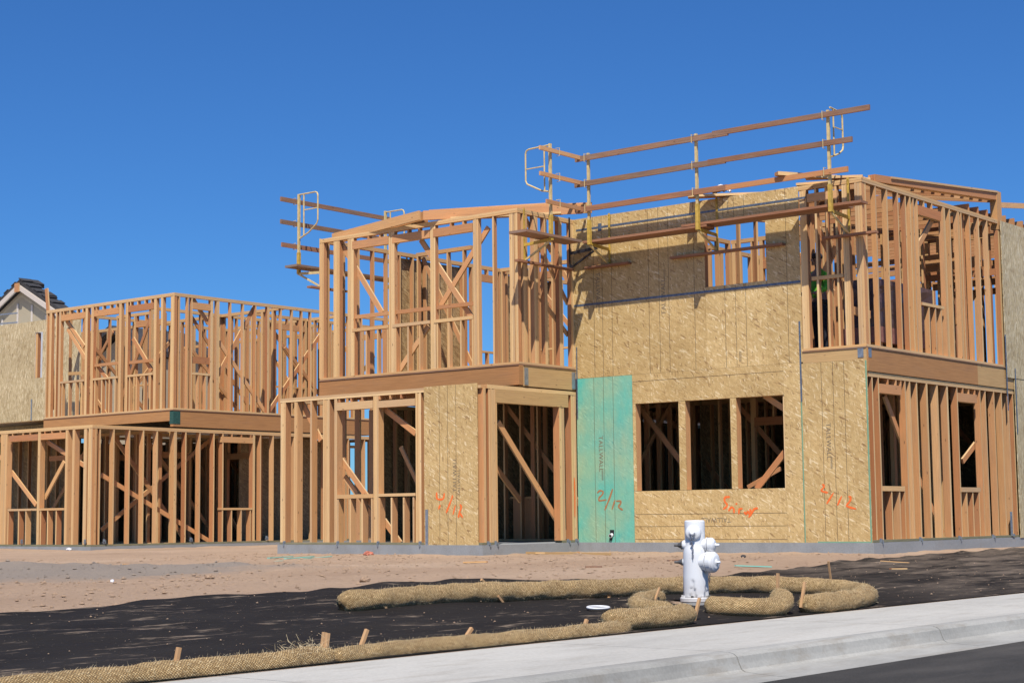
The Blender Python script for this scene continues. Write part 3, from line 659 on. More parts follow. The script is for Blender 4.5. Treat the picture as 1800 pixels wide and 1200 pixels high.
iwall(I, -17.5, 24.5, -17.5, 28.2, zb, zt, .406, [(.6, 1.4, 0, 2.1)], brace=True)
iwall(I, -17.45, 28.25, XR-.1, 28.25, zb, zt, .406, [(.7, 1.6, 0, 2.1)], brace=True)
iwall(I, -15.9, 25.9, -14.9, 28.1, zb, zt, .406)
iwall(I, XAL+.2, 25.2, -21.6, 25.2, zb, zt, .406, brace=True)
iwall(I, XAL+.045, 28.2, XAL+.045, 35.9, zb, zt-.02)
iwall(I, -20.3, 25.6, -18.5, 25.6, zb, zt, .406, brace=True)
iwall(I, -18.1, 28.4, -18.1, 35.9, zb, zt); iwall(I, XAL+.1, 35.9, XR-.2, 35.9, zb, zt, .5); iwall(I, -15.2, 31, XR-.2, 31, zb, zt, .406, brace=True)
iwall(I, XA-.07, YR+.1, XA-.07, 28, zb, zt, brace=True)
# ceiling joists over the right bay rear
for k in range(15):
    y = 28.5+k*.406; I.box((-14.6, y, 5.93), ((1, 0, 0), (0, 1, 0), (0, 0, 1)), (2.0, .02, .07))
for k in range(9):
    y = 28.7+k*.5; I.box((-14.0, y, 5.2+random.uniform(-.3, .2)), ((1, 0, 0), (0, 1, 0), (0, 0, 1)), (1.3, .03, .045))
for k in range(13):
    y = 24.75+k*.406; I.box((-13.55, y, 5.66), ((1, 0, 0), (0, 1, 0), (0, 0, 1)), (.80, .02, .105))
for k in range(4): I.box((-13.3, 29.2+k*.35, 5.0-k*.13), ((1, 0, 0), (0, 1, 0), (0, 0, 1)), (.7, .02, .06))
iwall(I, -14.6, 25.4, -14.6, 28.1, zb, zt, .3); iwall(I, -14.5, 29.6, XR-.2, 29.6, zb, zt, .25)
# lower rooms
zb, zt = .004, 2.70
for (a, b, c, d_) in ((XAL+.1, 24.2, XAL+.1, 35.8), (-21, 24.9, -18.4, 24.9), (-17.2, 27.2, -12.8, 27.2), (-20.8, 28.2, -13, 28.2), (-15.6, 27.4, -15.6, 33), (-18.3, 24.4, -18.3, 28), (XAL+.1, 30.4, -13, 30.4), (-19.9, 24.9, -19.9, 30), (-12.8, 32.5, -17, 32.5)):
    iwall(I, a, b, c, d_, zb, zt-.005, .406, [(.8, 1.7, 0, 2.1)] if random.random() < .5 else (), brace=True)
o_ = I.build('stud', 'inner', H); o_['kind'] = 'stuff'; o_['label'] = 'inner wall studs of the two bays'
# left wall of left bay: open studs at the front, then sheathed
for i, y in enumerate((22.0, 22.4, 22.8, 23.2, 23.6, 24.0)):
    mb = MB(); mb.box((XAL+.07, y, Z1/2), ((1, 0, 0), (0, 1, 0), (0, 0, 1)), (.07, .019, Z1/2-.04)); mb.build('stud', 'wood', H)
mb = MB(); slabbox(mb, XAL, XAL+.14, YA1+.145, 36, Z1, Z2-.005); mb.build('top_plate', 'wood', H)
LW = Wall(H, 'Y', XAL-.03, .1)
LW.panel(24.3, 28.0, 0, 2.7, m='osb_shaded'); LW.panel(28.0, 36, 0, 2.7, m='osb_shaded'); LW.panel(24.7, 27.0, 2.72, ZT-.1, m='osb_shaded'); LW.panel(28.2, 30, 2.72, ZT-.1, m='osb_shaded')
BW = Wall(H, 'X', 33.5, .1); BW.panel(-21.5, -13.2, 0, 2.7, m='osb_shaded'); BW = Wall(H, 'Y', -18.2, .1); BW.panel(28.1, 33.4, 0, 2.7, m='osb_shaded'); BW = Wall(H, 'X', 36.1, .1); BW.panel(XAL, XR, 0, 2.72, m='osb_shaded')  # mid-depth panels are added to darken the lower rooms; last is the back wall
LW2 = Wall(H, 'Y', -20.95, .1); LW2.panel(24.95, 28.3, 0, 2.7, m='osb_shaded')
# beam over the window of the left wall (upper)
mb = MB(); slabbox(mb, XAL+.01, XAL+.09, 22.9, 25.3, 2.82, 2.90); mb.build('rim_beam', 'beam', H)
# knee wall cabinet frame seen through the doorway
mb = MB(); slabbox(mb, -20.45, -19.80, 25.0, 25.12, 0.0, .80); slabbox(mb, -20.50, -19.76, 24.97, 25.15, .801, .84); mb.build('low_wall', 'inner', H)
# steel: straps, hold-downs, brackets
def flat(w, t0, t1, z0, z1, o, m, name, th=.002):
    mb = MB(); w.fb(mb, t0, t1, o, o+th, z0, z1)
    return mb.build(name, m, w.h)
flat(Rf, -18.35, -13.68, 4.235, 4.272, .0185, 'strap', 'steel_strap'); flat(Rf, -18.28, -13.55, 5.615, 5.65, .0185, 'strap', 'steel_strap')
flat(Rf, -13.735, -13.705, 2.28, 3.60, .0205, 'strap', 'steel_strap'); flat(Rf, -18.315, -18.29, 2.2, 3.5, .0205, 'strap', 'steel_strap')
flat(Rf, -17.78, -17.70, 5.56, 5.70, .021, 'strap', 'strap_end')
flat(Alow, -19.61, -19.545, -.09, .60, .026, 'galv', 'steel_strap')
flat(Slo, 29.58, 29.62, 2.3, 3.7, .052, 'strap', 'steel_strap'); flat(Slo, 29.97, 30.01, 1.9, 3.1, .052, 'strap', 'steel_strap')
for w, t, z in ((Aret, 22.76, 2.74), (Aret, 24.12, 2.74), (Ru, -12.68, 2.93), (Sup, 24.27, 2.93)):
    mb = MB(); w.fb(mb, t, t+.10, .017, .024, z, z+.30 if w is Aret else z+.15)
    for k in range(5): w.fb(mb, t+.02, t+.035, .024, .027, z+.03+k*.055, z+.045+k*.055) if w is Aret else None
    mb.build('plate_connector', 'galv', H)
mb = MB(); Slo.fb(mb, 29.60, 29.68, .004, .05, .02, .06); Slo.fb(mb, 29.60, 29.68, .004, .012, .06, .46)
for zz in [.12+.05*k for k in range(6)]: Slo.fb(mb, 29.63, 29.65, .012, .018, zz, zz+.015)
mb.build('hold_down', 'galv', H)
def anchor(w, t):
    mb = MB(); w.fb(mb, t-.03, t+.03, .005, .012, -.05, .06); w.fb(mb, t-.05, t+.05, .006, .016, -.02, .0); w.fb(mb, t-.008, t+.008, .012, .04, .0, .05)
    mb.box(w.P(t+.02, .03, .0), w.ax(), (.008, .02, .035)); mb.build('anchor_bracket', 'galv', w.h)
for t in (-23.15, -21.75, -20.75, -19.75): anchor(Alow, t)
for t in (21.75, 21.95, 23.95, 24.2): anchor(Door, t)
for t in (24.5, 25.9, 27.4, 28.8): anchor(Slo, t)
# vent pipe stub in the green panel
mb = MB(); c = Rf.P(-17.58, .017, .13)
mb.box(c + Vector((0, -.001, .03)), Rf.ax(), (.045, .002, .055), 1); mb.tube([c + Vector((-.005, .03, 0)), c + Vector((-.005, -.05, -.02))], .035, 14, 0); mb.tube([c + Vector((-.005, -.048, -.0195)), c + Vector((-.005, -.052, -.0205))], .024, 14, 1)
mb.box(c + Vector((-.02, -.01, -.07)), Rf.ax(), (.02, .01, .03), 1); mb.build('pipe_stub', ['white_pvc', 'black_fab'], H)

# ---------------------------------------------------------------- house on the left
XL, YL1, YL2 = -31.30, 23.35, 25.65; zL = -.10
L = thing('framed_house', 'open timber framed two storey house of bare studs left of the taller scaffolded house', 'house', (-33, 26, 0))
Lf = Wall(L, 'X', YL1, .14); Lu = Wall(L, 'X', YL2, .089); Lr = Wall(L, 'Y', XL, .089); Ll = Wall(L, 'Y', XL, .14)
found(L, [(-46, XL+.03, YL1-.03, 38)], -.45, zL-.004)
LZ2, LZD, LZT = 2.62, 3.06, 5.84
def lplates(w, t0, t1, z0, zt, low): 
    w.bar('sill_plate', t0, t1, z0, z0+.038, 'plate' if low else 'wood', .004); w.bar('top_plate', t0, t1, zt-.076, zt-.039, 'wood', .004); w.bar('top_plate', t0-.002, t1+.002, zt-.038, zt, 'wood', .005)
lplates(Lf, -40, XL, zL, LZ2, True); lplates(Ll, YL1+.001, 36, zL, LZ2-.002, True); lplates(Lu, -36.38, XL, LZD+.003, LZT, False); lplates(Lr, YL2+.001, 34, LZD+.003, LZT-.001, False)
zs = zL+.04; zq = LZ2-.078
for a, w in ((-34.84, .27), (-34.10+.0, .0), (-33.35, .09), (-32.30, .10), (-32.04, .09), (-31.62, .12), (-31.44, .138)):
    if w: Lf.post(a, a+w, zs, zq)
for a in (-35.7, -36.3, -37.2, -38.0, -39.0): Lf.post(a, a+.12, zs, zq)
for a, b in ((-36.2, -34.88), (-34.50, -33.36), (-33.25, -32.31)): Lf.bar('header', a, b, 2.35, 2.49, 'wood', .004); Lf.bar('window_sill', a, b, .72, .77, 'wood', .006)
for a in (-35.9, -35.5, -35.1, -34.9, -34.5, -34.08, -33.80, -33.22, -32.95, -32.63): Lf.post(a, a+.038, zs, .718, name='cripple_stud'); Lf.post(a+.1, a+.138, 2.492, zq, name='cripple_stud')
Lf.brace([(-35.12, 2.04, -33.61, .85), (-33.28, 2.33, -31.78, 1.71), (-32.57, 1.83, -33.29, 1.0)])
Lf.brace([(-34.6, 1.98, -33.3, 1.98)], off=-1.2, w=.12)
# lower right side of left house
for y1, w in ((23.46, .038), (23.58, .038), (23.96, .038), (24.40, .038), (24.80, .04), (25.20, .04), (25.76, .08), (26.05, .038), (26.48, .038), (26.92, .04), (27.20, .04), (28.22, .08), (28.42, .038), (28.84, .038), (29.25, .038), (29.6, .08), (30.3, .038), (30.9, .038), (31.5, .038), (32.1, .038)):
    Ll.post(y1-w, y1, zs, zq)
Ll.bar('header', 27.14, 28.14, 2.33, 2.47, 'wood', .004); Ll.bar('window_sill', 27.14, 28.14, .70, .75, 'wood', .006)
for a in (27.45, 27.76, 28.06): Ll.post(a, a+.038, zs, .698, name='cripple_stud'); Ll.post(a, a+.038, 2.472, zq, name='cripple_stud')
Ll.brace([(23.72, 1.51, 26.93, -.05)]); Ll.brace([(24.50, 2.44, 26.65, .0), (27.5, 2.48, 24.2, .26)], 'inner', off=-.75)
# upper front of left house
for a, w in ((-36.38, .05), (-36.24, .10), (-35.97, .05), (-35.84, .09), (-34.75, .10), (-34.51, .10), (-33.41, .10), (-33.15, .10), (-32.07, .10), (-31.80, .08), (-31.44, .138)): Lu.post(a, a+w, LZD+.04, LZT-.077)
for a, b in ((-35.74, -34.76), (-34.40, -33.42), (-33.04, -32.08)):
    Lu.bar('header', a, b, 5.52, 5.67, 'wood', .004); Lu.bar('window_sill', a, b, 3.93, 3.98, 'wood', .006)
    for k in (.08, .36, .66, .90): Lu.post(a+k*(b-a)-.02, a+k*(b-a)+.018, LZD+.04, 3.928, name='cripple_stud'); Lu.post(a+k*(b-a)-.02, a+k*(b-a)+.018, 5.672, LZT-.078, name='cripple_stud')
Lu.bar('blocking', -34.40, -33.42, 4.27, 4.34, 'inner', -.03); Lu.bar('blocking', -33.04, -32.08, 4.25, 4.32, 'inner', -.03)
Lu.brace([(-35.68, 5.54, -34.93, 4.82), (-35.63, 5.32, -34.87, 4.51), (-33.0, 4.88, -32.26, 4.05), (-34.38, 4.3, -33.9, 3.86)])
Lu.brace([(-35.69, 4.19, -34.94, 4.16)], 'beam_pale', off=-.2, w=.08)
# tall prop board sticking up at the left end
mb = MB(); mb.board((-36.14, YL2+.14, 3.3), (-36.42, YL2+.02, 6.42), (0, 1, 0), .11, .038); tag(mb.build('prop_board', 'wood', origin=(-36.2, YL2, 3.2)), 'long board leaning upright past the top left corner of the framed house', 'board')
# upper return of left house
for y1, w in ((25.82, .04), (26.08, .038), (26.20, .038), (26.84, .08), (27.04, .09), (27.42, .038), (27.83, .038), (28.24, .038), (28.68, .08), (29.10, .038), (29.48, .038), (29.82, .038), (30.13, .038), (30.6, .08), (31.1, .038), (31.5, .038), (32.0, .038), (32.4, .038), (32.9, .038), (33.4, .038)): Lr.post(y1-w, y1, LZD+.04, LZT-.078)
Lr.bar('header', 26.20, 26.76, 5.50, 5.66, 'wood', .004); Lr.bar('window_sill', 26.20, 26.76, 3.92, 3.97, 'wood', .006); Lr.bar('blocking', 26.20, 26.76, 4.20, 4.36, 'inner', -.03)
for a in (26.38, 26.60): Lr.post(a, a+.038, LZD+.04, 3.918, name='cripple_stud')
Lr.brace([(26.27, 5.8, 26.79, 5.19), (28.28, 5.75, 27.1, 3.96), (27.13, 4.78, 28.65, 3.13), (30.74, 5.42, 28.76, 3.13)])
mb = MB(); Lu.fb(mb, -36.4, XL+.012, -.1, .012, 2.80, LZD-.02); mb.build('rim_beam', 'beam', L)
mb = MB(); Lr.fb(mb, YL2-.012, 34, -.1, .014, 2.66, LZD-.02); mb.build('rim_beam', 'beam', L)
mb = MB(); Lu.fb(mb, -36.4, XL+.02, -.1, .024, LZD-.019, LZD); Lr.fb(mb, YL2-.02, 34, -.1, .026, LZD-.0185, LZD-.0005); mb.build('deck_edge', 'old', L)
mb = MB(); Lr.fb(mb, YL2-.014, YL2+.19, .015, .020, 2.72, 3.02); Lu.fb(mb, XL-.12, XL+.015, .013, .018, 2.72, 3.02); mb.build('plate_connector', 'green_hw', L)
mb = MB(); slabbox(mb, -42, XL-.1, YL2+.1, 38, LZD-.020, LZD-.001); mb.build('floor_deck', 'osb_shaded', L)
mb = MB(); y = 23.6
while y < 25.6: slabbox(mb, -40, XL-.15, y, y+.04, 2.63, 2.76) if False else None; y += .406
I = MB(); zb, zt = LZD+.004, LZT
for a in ((-41.5, 29.3, -31.5, 29.3), (-36.3, 25.9, -36.3, 36), (-33.8, 26.9, -33.8, 33), (-35.8, 31.5, -31.5, 31.5), (-31.6, 34, -41, 34), (-36, 27.6, -34.5, 27.6), (-32.9, 29.5, -32.9, 34)):
    iwall(I, *a, zb, zt, .406, [(.8, 1.9, .9, 2.4)] if random.random() < .6 else (), brace=True)
    if random.random() < .7:
        u = Vector((a[2]-a[0], a[3]-a[1], 0)).normalized(); A0 = Vector((a[0], a[1], 0))+u*1.2; I.board(A0+Vector((.06, -.06, 5.0)), A0+u*1.8+Vector((.06, -.06, 3.3)), (-u.y, u.x, 0), .09, .036)
zb, zt = zL+.004, LZ2
for a in ((-38, 25.75, -31.45, 25.75), (-35.3, 25.9, -35.3, 36), (-31.5, 29.0, -37, 29.0), (-33.2, 26, -33.2, 29), (-31.6, 33, -41, 33), (-34.4, 29.2, -34.4, 33), (-41, 31, -31.6, 31)):
    iwall(I, *a, zb, zt-.01, .406, [(.8, 1.7, 0, 2.1)] if random.random() < .4 else (), brace=True)
o_ = I.build('stud', 'inner', L); o_['kind'] = 'stuff'; o_['label'] = 'inner wall studs of the bare framed house'
LB = Wall(L, 'X', 31.2, .1); LB.panel(-40, -33.4, zL, 2.6, m='osb_shaded'); LB = Wall(L, 'Y', -33.35, .1); LB.panel(29.5, 33, zL, 2.6, m='osb_shaded'); LB = Wall(L, 'Y', -38.4, .1); LB.panel(25.7, 38, zL, 2.6, m='osb_shaded')  # LB panels are added to keep light out of the lower storey
LB = Wall(L, 'X', 25.85, .1); LB.panel(-40, -35.2, zL, 2.6, m='osb_shaded')
LB = Wall(L, 'X', 33.4, .1); LB.panel(-42, -33.2, zL, 2.6, m='osb_shaded')
mb = MB(); slabbox(mb, -40, XL-.25, YL1+.5, YL2+.1, 2.60, 2.62); mb.build('porch_ceiling', 'osb_shaded', L)
# sheathed part at the far left
LS = Wall(L, 'X', 26.9, .1)
LS.panel(-44, -41.0, 2.7, 5.86, m='osb_side'); LS.panel(-41.0, -38.62, 2.7, 5.86, m='osb_side'); LS.panel(-38.62, -38.28, 2.7, 4.31, m='osb_side'); LS.panel(-38.62, -38.28, 5.54, 5.86, m='osb_side'); LS.panel(-38.28, -36.6, 2.7, 5.86, m='osb_side')
LS.post(-38.62, -38.52, 4.31, 5.54, 'inner', 'jamb'); flat(LS, -38.75, -38.70, 3.05, 3.75, .02, 'galv', 'steel_strap')
for t in (-33.9, -31.5): anchor(Lf, t)
for t in (23.7, 26.2, 28.6): anchor(Ll, t)

# ---------------------------------------------------------------- loose boards on the wall tops
def loose(pts, label, m='wood', w=.14, t=.04, flatb=True):
    a, b = Vector(pts[0]), Vector(pts[1]); mb = MB(); mb.board(a, b, (0, 0, 1) if flatb else Vector((b-a).cross(Vector((0, 0, 1)))), w, t)
    o = mb.build('loose_board', m, origin=(a+b)/2); tag(o, label, 'board', 'loose boards lying on the wall tops'); return o
loose([(-20.45, 22.50, 5.945), (-17.85, 23.85, 5.925)], 'front board on edge of the pile above the left bay of the taller house', w=.17, flatb=False)
loose([(-20.40, 22.60, 5.96), (-17.70, 23.95, 5.945)], 'middle board on edge of the pile above the left bay of the taller house', w=.19, flatb=False)
loose([(-20.1, 22.75, 5.875), (-18.2, 23.72, 5.875)], 'board lying flat behind the pile above the left bay of the taller house', w=.16)
loose([(-20.37, 22.70, 5.975), (-18.3, 23.72, 5.99)], 'rear board on edge of the pile above the left bay of the taller house', w=.19, flatb=False)
loose([(-23.1, 22.80, 5.865), (-20.5, 22.45, 5.95)], 'long board sloping down to the left corner of the left bay', w=.17, flatb=False)
loose([(-23.0, 22.95, 5.865), (-20.45, 22.58, 5.965)], 'second long board sloping left, behind the first, above the left bay', w=.16, flatb=False)
loose([(-21.9, 23.1, 5.865), (-20.6, 22.7, 5.89)], 'short flat board wedged behind the sloping pair above the left bay', w=.14)
loose([(-15.65, 23.95, 5.875), (-14.30, 24.75, 5.875)], 'bare board beneath the white plastic sheet on the strand board wall', w=.2)
loose([(-15.75, 24.15, 5.92), (-14.55, 24.85, 5.92)], 'upper short board behind the white plastic sheet', w=.14)
loose([(-13.65, 23.50, 5.93), (-12.75, 24.75, 5.90)], 'board end jutting out over the front near the right corner', w=.14, t=.06)
loose([(-13.75, 24.35, 5.875), (-12.6, 24.75, 5.875)], 'wide board flat on the plates at the right corner', w=.26)
loose([(-13.45, 24.1, 5.915), (-12.60, 24.45, 5.885)], 'narrow board lying across the plates at the right corner', w=.12)
mb = MB(); b0 = Vector((-15.25, 24.35, 5.95)); rr = random.Random(3)
GN = 8
for i in range(GN+1):
    for j in range(GN+1):
        mb.v.append((b0.x-.17+.34*i/GN, b0.y-.12+.24*j/GN, b0.z+.10*math.sin(i/GN*math.pi)*math.sin(j/GN*math.pi)+rr.uniform(0, .05)))
for i in range(GN):
    for j in range(GN): k = i*(GN+1)+j; mb.f.append((k, k+1, k+GN+2, k+GN+1)); mb.mi.append(0); mb.uv.append([(0, 0)]*4)
tag(mb.build('plastic_sheet', 'paper', origin=b0), 'crumpled white plastic sheet on boards above the strand board wall', 'plastic sheet')

# ---------------------------------------------------------------- wall bracket scaffolds with guard rails
def bracket_set(root, wall, t, d, ztop=6.86, dark=False, arm=True, low='yellow', up='cream', zbase=5.24):
    m = 'dark_bracket' if dark else low
    w = wall
    mb = MB(); w.fb(mb, t-.02, t+.02, .020, .028, 4.9, 5.86); w.fb(mb, t-.024, t+.024, .028, .05, 4.93, 5.0)
    for zz in (5.75, 5.82): w.fb(mb, t-.008, t+.008, .028, .034, zz, zz+.015)
    mb.build('wall_plate', m, root)
    mb = MB(); n = Vector((0, -1, 0)) if w.k == 'X' else Vector((1, 0, 0))
    mb.board(w.P(t, .03, 5.20), w.P(t, d+.02, 5.235), (0, 0, 1), .035, .05); mb.build('arm', m, root)
    mb = MB(); mb.board(w.P(t, .04, 4.93), w.P(t, d-.01, 5.21), (0, 0, 1), .03, .03); mb.build('diagonal', m if dark else 'cream', root)
    if ztop:
        mb = MB(); w.fb(mb, t-.022, t+.022, d-.022, d+.022, zbase, ztop); o = mb.build('post', up, root)
        mb = MB(); w.fb(mb, t-.03, t+.03, d-.03, d+.03, zbase-.02, zbase+.42); s2 = mb.build('sleeve', low, root)
def rails(root, wall, t0s, t1s, d, zsr, mats, w=.093, dz=(0, 0, 0)):
    for (a, b, z, m, dd) in zip(t0s, t1s, zsr, mats, dz):
        mb = MB(); mb.board(wall.P(a, d+.046, z), wall.P(b, d+.046, z+dd), (0, 1, 0) if wall.k == 'X' else (1, 0, 0), w, .038); mb.build('rail_board', m, root)
def clamp(root, wall, t, d, z):
    h = .07; pts = [wall.P(t, d+.02, z-h), wall.P(t, d+.085, z-h), wall.P(t, d+.085, z+h), wall.P(t, d+.0, z+h)]
    mb = MB(); mb.tube(pts, .007, 6); mb.build('rail_clip', 'cream', root)
def gate(root, wall, t, d, din, z0, z1, mid, cx=.55, m='cream', alt=None):
    """end guard: bent tube frame from the post at outset d back towards outset din"""
    P = lambda o, z: wall.P(t, o, z) if alt is None else wall.P(alt(o), d, z)
    a, b = d, din; sg = 1 if b > a else -1
    pts = [P(a, z1), P(b-.06*sg, z1), P(b-.02*sg, z1-.02), P(b, z1-.06), P(b, z0+.16), P(b-.015*sg, z0+.12), P(a, z0)]
    mb = MB(); mb.tube(pts, .015, 8); mb.tube([P(a+.17*sg, z1), P(a+.17*sg, z0+.05)], .014, 8); mb.tube([P(a+.17*sg, mid), P(b, mid)], .011, 6); mb.build('end_guard', m, root)
d = .62
S1 = thing('wall_scaffold', 'long bracket scaffold walkway with three guard boards across the strand board front', 'scaffold', (-15.2, YR-.3, 4.9), 'bracket scaffolds around the house tops')
for t in (-17.53, -15.26, -12.76): bracket_set(S1, Rf, t, d)
rails(S1, Rf, (-17.78, -17.80, -17.76), (-14.6, -14.66, -14.64), d, (6.77, 6.31, 5.855), ('old', 'old', 'red_old'))
rails(S1, Rf, (-14.9, -15.0, -14.66), (-12.0, -12.32, -12.41), d+.002, (6.795, 6.325, 5.85), ('old', 'old', 'wood'), .085, dz=(-.02, -.01, .0))
for t in (-17.56, -15.3, -12.82):
    for z in (6.77, 6.31, 5.855): clamp(S1, Rf, t, d, z)
for a, b, z, o0, o1, mm in ((-17.72, -15.12, 5.27, .355, .575, 'red_old'), (-17.60, -15.22, 5.27, .17, .35, 'old'), (-15.62, -12.25, 5.312, .35, .58, 'red_old'), (-15.5, -12.6, 5.312, .17, .345, 'old')):
    mb = MB(); Rf.fb(mb, a, b, o0, o1, z, z+.04); mb.build('walk_plank', mm, S1)
for a, b, z in ((-18.01, -17.06, 4.905), (-16.17, -13.94, 4.895), (-13.2, -12.25, 4.905)):
    mb = MB(); Rf.fb(mb, a, b, .018, .14, z-.019, z+.019); mb.build('ledger_board', 'red_old', S1)
gate(S1, Rf, 0, d, 0, 6.06, 6.88, 6.45, alt=None) if False else None
# end guard at the right end, running back towards the wall
mb = MB(); q = lambda o, z: Rf.P(-12.72, o, z)
mb.tube([q(.62, 6.90), q(.30, 6.88), q(.24, 6.86), q(.22, 6.80), q(.22, 6.33), q(.24, 6.27), q(.36, 6.19), q(.56, 6.12), q(.62, 6.10)], .015, 8); mb.tube([q(.52, 6.89), q(.52, 6.13)], .014, 8); mb.tube([q(.52, 6.60), q(.22, 6.60)], .011, 6); mb.build('end_guard', 'cream', S1)
S2 = thing('wall_scaffold', 'short bracket scaffold on the return wall between the two bays, with bent end guard', 'scaffold', (XA+.3, 23.2, 4.9), 'bracket scaffolds around the house tops')
bracket_set(S2, Aret, 22.79, d, 6.92); bracket_set(S2, Aret, 24.10, d, None, dark=True)
rails(S2, Aret, (22.44, 22.44, 22.61), (23.72, 23.72, 23.74), d, (6.79, 6.34, 5.875), ('wood', 'wood', 'wood'), .07)
for z in (6.79, 6.34, 5.875): clamp(S2, Aret, 22.95, d, z)
mb = MB(); Aret.fb(mb, 22.05, 23.62, .28, .66, 5.275, 5.32); mb.build('walk_plank', 'old', S2)
mb = MB(); Aret.fb(mb, 22.54, 24.14, .005, .09, 4.88, 4.92); mb.build('ledger_board', 'red_old', S2)
q = lambda o, z: Aret.P(22.83, o, z)
mb = MB(); mb.tube([q(.62, 6.91), q(.12, 6.90), q(.06, 6.88), q(.04, 6.83), q(.04, 6.34), q(.07, 6.28), q(.40, 6.12), q(.60, 6.08)], .015, 8); mb.tube([q(.46, 6.91), q(.46, 6.12)], .014, 8); mb.tube([q(.46, 6.55), q(.04, 6.55)], .011, 6); mb.build('end_guard', 'cream', S2)
XS = XAL-d
S3 = thing('wall_scaffold', 'bracket scaffold on the far side of the left bay with a tall yellow end guard', 'scaffold', (XAL-.3, 23.7, 4.9), 'bracket scaffolds around the house tops')
SW = Wall(S3, 'Y', XAL, .09)     # its outward side is -X here
def sx(t, o, z): return Vector((XAL-o, t, z))
for t in (22.66, 25.12):
    mb = MB(); mb.box(sx(t, .62, 6.02), ((0, 0, 1), (0, 1, 0), (1, 0, 0)), (.79, .022, .022)); mb.build('post', 'cream', S3)
    mb = MB(); mb.box(sx(t, .62, 5.44), ((0, 0, 1), (0, 1, 0), (1, 0, 0)), (.21, .03, .03)); mb.build('sleeve', 'yellow', S3)
    mb = MB(); mb.board(sx(t, .03, 5.20), sx(t, .64, 5.235), (0, 0, 1), .035, .05); mb.build('arm', 'cream', S3)
    mb = MB(); mb.board(sx(t, .03, 4.93), sx(t, .61, 5.22), (0, 0, 1), .03, .03); mb.build('diagonal', 'cream', S3)
    mb = MB(); mb.box(sx(t, .02, 5.4), ((0, 0, 1), (0, 1, 0), (1, 0, 0)), (.46, .02, .006)); mb.build('wall_plate', 'cream', S3)
    mb = MB(); q = lambda o, z: sx(t, o, z)
    zz = 0 if t < 24 else -.02
    mb.tube([q(.62, 6.80+zz), q(.16, 6.80+zz), q(.11, 6.78+zz), q(.09, 6.73+zz), q(.09, 6.24), q(.12, 6.17), q(.35, 6.02), q(.62, 5.92)], .015, 8); mb.tube([q(.48, 6.80+zz), q(.48, 5.97)], .014, 8); mb.tube([q(.48, 6.48), q(.09, 6.48)], .011, 6); mb.build('end_guard', 'cream', S3)
for a, b, z in ((22.22, 25.30, 6.665), (22.22, 25.3, 6.22), (22.25, 25.3, 5.77)):
    mb = MB(); mb.board(sx(a, .67, z), sx(b, .67, z), (1, 0, 0), .085, .038); mb.build('rail_board', 'old' if z > 6 else 'red_old', S3)
    for t in (22.6,):
        mb = MB(); mb.tube([sx(t, .64, z-.06), sx(t, .71, z-.06), sx(t, .71, z+.06), sx(t, .64, z+.06)], .007, 6); mb.build('rail_clip', 'cream', S3)
mb = MB(); mb.box(sx(23.75, .46, 5.335), ((0, 1, 0), (1, 0, 0), (0, 0, 1)), (1.45, .17, .022)); mb.build('walk_plank', 'old', S3)
mb = MB(); mb.box(sx(22.9, .06, 4.90), ((0, 1, 0), (1, 0, 0), (0, 0, 1)), (.5, .06, .019)); mb.build('ledger_board', 'red_old', S3)

# ---------------------------------------------------------------- worker and bundle upstairs
def skinned(name, joints, edges, m, parent, levels=2):
    me = D.meshes.new(name); me.from_pydata([j[:3] for j in joints], edges, []); ob = D.objects.new(name, me); COL.objects.link(ob)
    md = ob.modifiers.new('skin', 'SKIN'); 
    for i, j in enumerate(joints): me.skin_vertices[0].data[i].radius = (j[3], j[4] if len(j) > 4 else j[3])
    me.skin_vertices[0].data[0].use_root = True
    sb = ob.modifiers.new('sub', 'SUBSURF'); sb.levels = levels; sb.render_levels = levels
    bpy.context.view_layer.update()
    me2 = D.meshes.new_from_object(ob.evaluated_get(bpy.context.evaluated_depsgraph_get())); D.objects.remove(ob)
    me2.name = name; me2.materials.clear(); me2.materials.append(M[m]) 
    for p_ in me2.polygons: p_.use_smooth = True; p_.material_index = 0
    o2 = D.objects.new(name, me2); COL.objects.link(o2)
    if parent: o2.parent = parent
    return o2
W = thing('person', 'worker in a lime green shirt and dark trousers standing behind the upstairs studs', 'person', (-13.93, 25.30, ZD))
W.rotation_euler = (0, 0, math.radians(-25))
body = [(0, 0, .95, .13, .11), (0, 0, 1.15, .13, .10), (0, 0, 1.38, .15, .10), (0, 0, 1.50, .055), (0, -.01, 1.56, .055), (0, -.02, 1.66, .085, .10), (0, -.02, 1.73, .07),
        (.19, 0, 1.42, .055), (.27, -.02, 1.15, .042), (.25, -.24, 1.05, .034), (.25, -.31, 1.04, .026), (-.19, 0, 1.42, .055), (-.26, .03, 1.15, .042), (-.20, -.20, 1.08, .034), (-.19, -.27, 1.08, .026),
        (.10, 0, .88, .09), (.11, -.02, .49, .06), (.11, .02, .09, .042), (.11, -.12, .04, .035), (-.10, 0, .88, .09), (-.12, .03, .49, .06), (-.13, .06, .09, .042), (-.13, -.08, .04, .035)]
edges = [(0, 1), (1, 2), (2, 3), (3, 4), (4, 5), (5, 6), (2, 7), (7, 8), (8, 9), (9, 10), (2, 11), (11, 12), (12, 13), (13, 14), (0, 15), (15, 16), (16, 17), (17, 18), (0, 19), (19, 20), (20, 21), (21, 22)]
skinned('body', body, edges, 'skin', W)
shirt = [(0, 0, .93, .15, .13), (0, 0, 1.15, .15, .12), (0, 0, 1.38, .17, .12), (0, 0, 1.47, .07), (.19, 0, 1.42, .07), (.27, -.02, 1.15, .055), (.25, -.20, 1.07, .046), (-.19, 0, 1.42, .07), (-.26, .03, 1.15, .055), (-.21, -.16, 1.09, .046)]
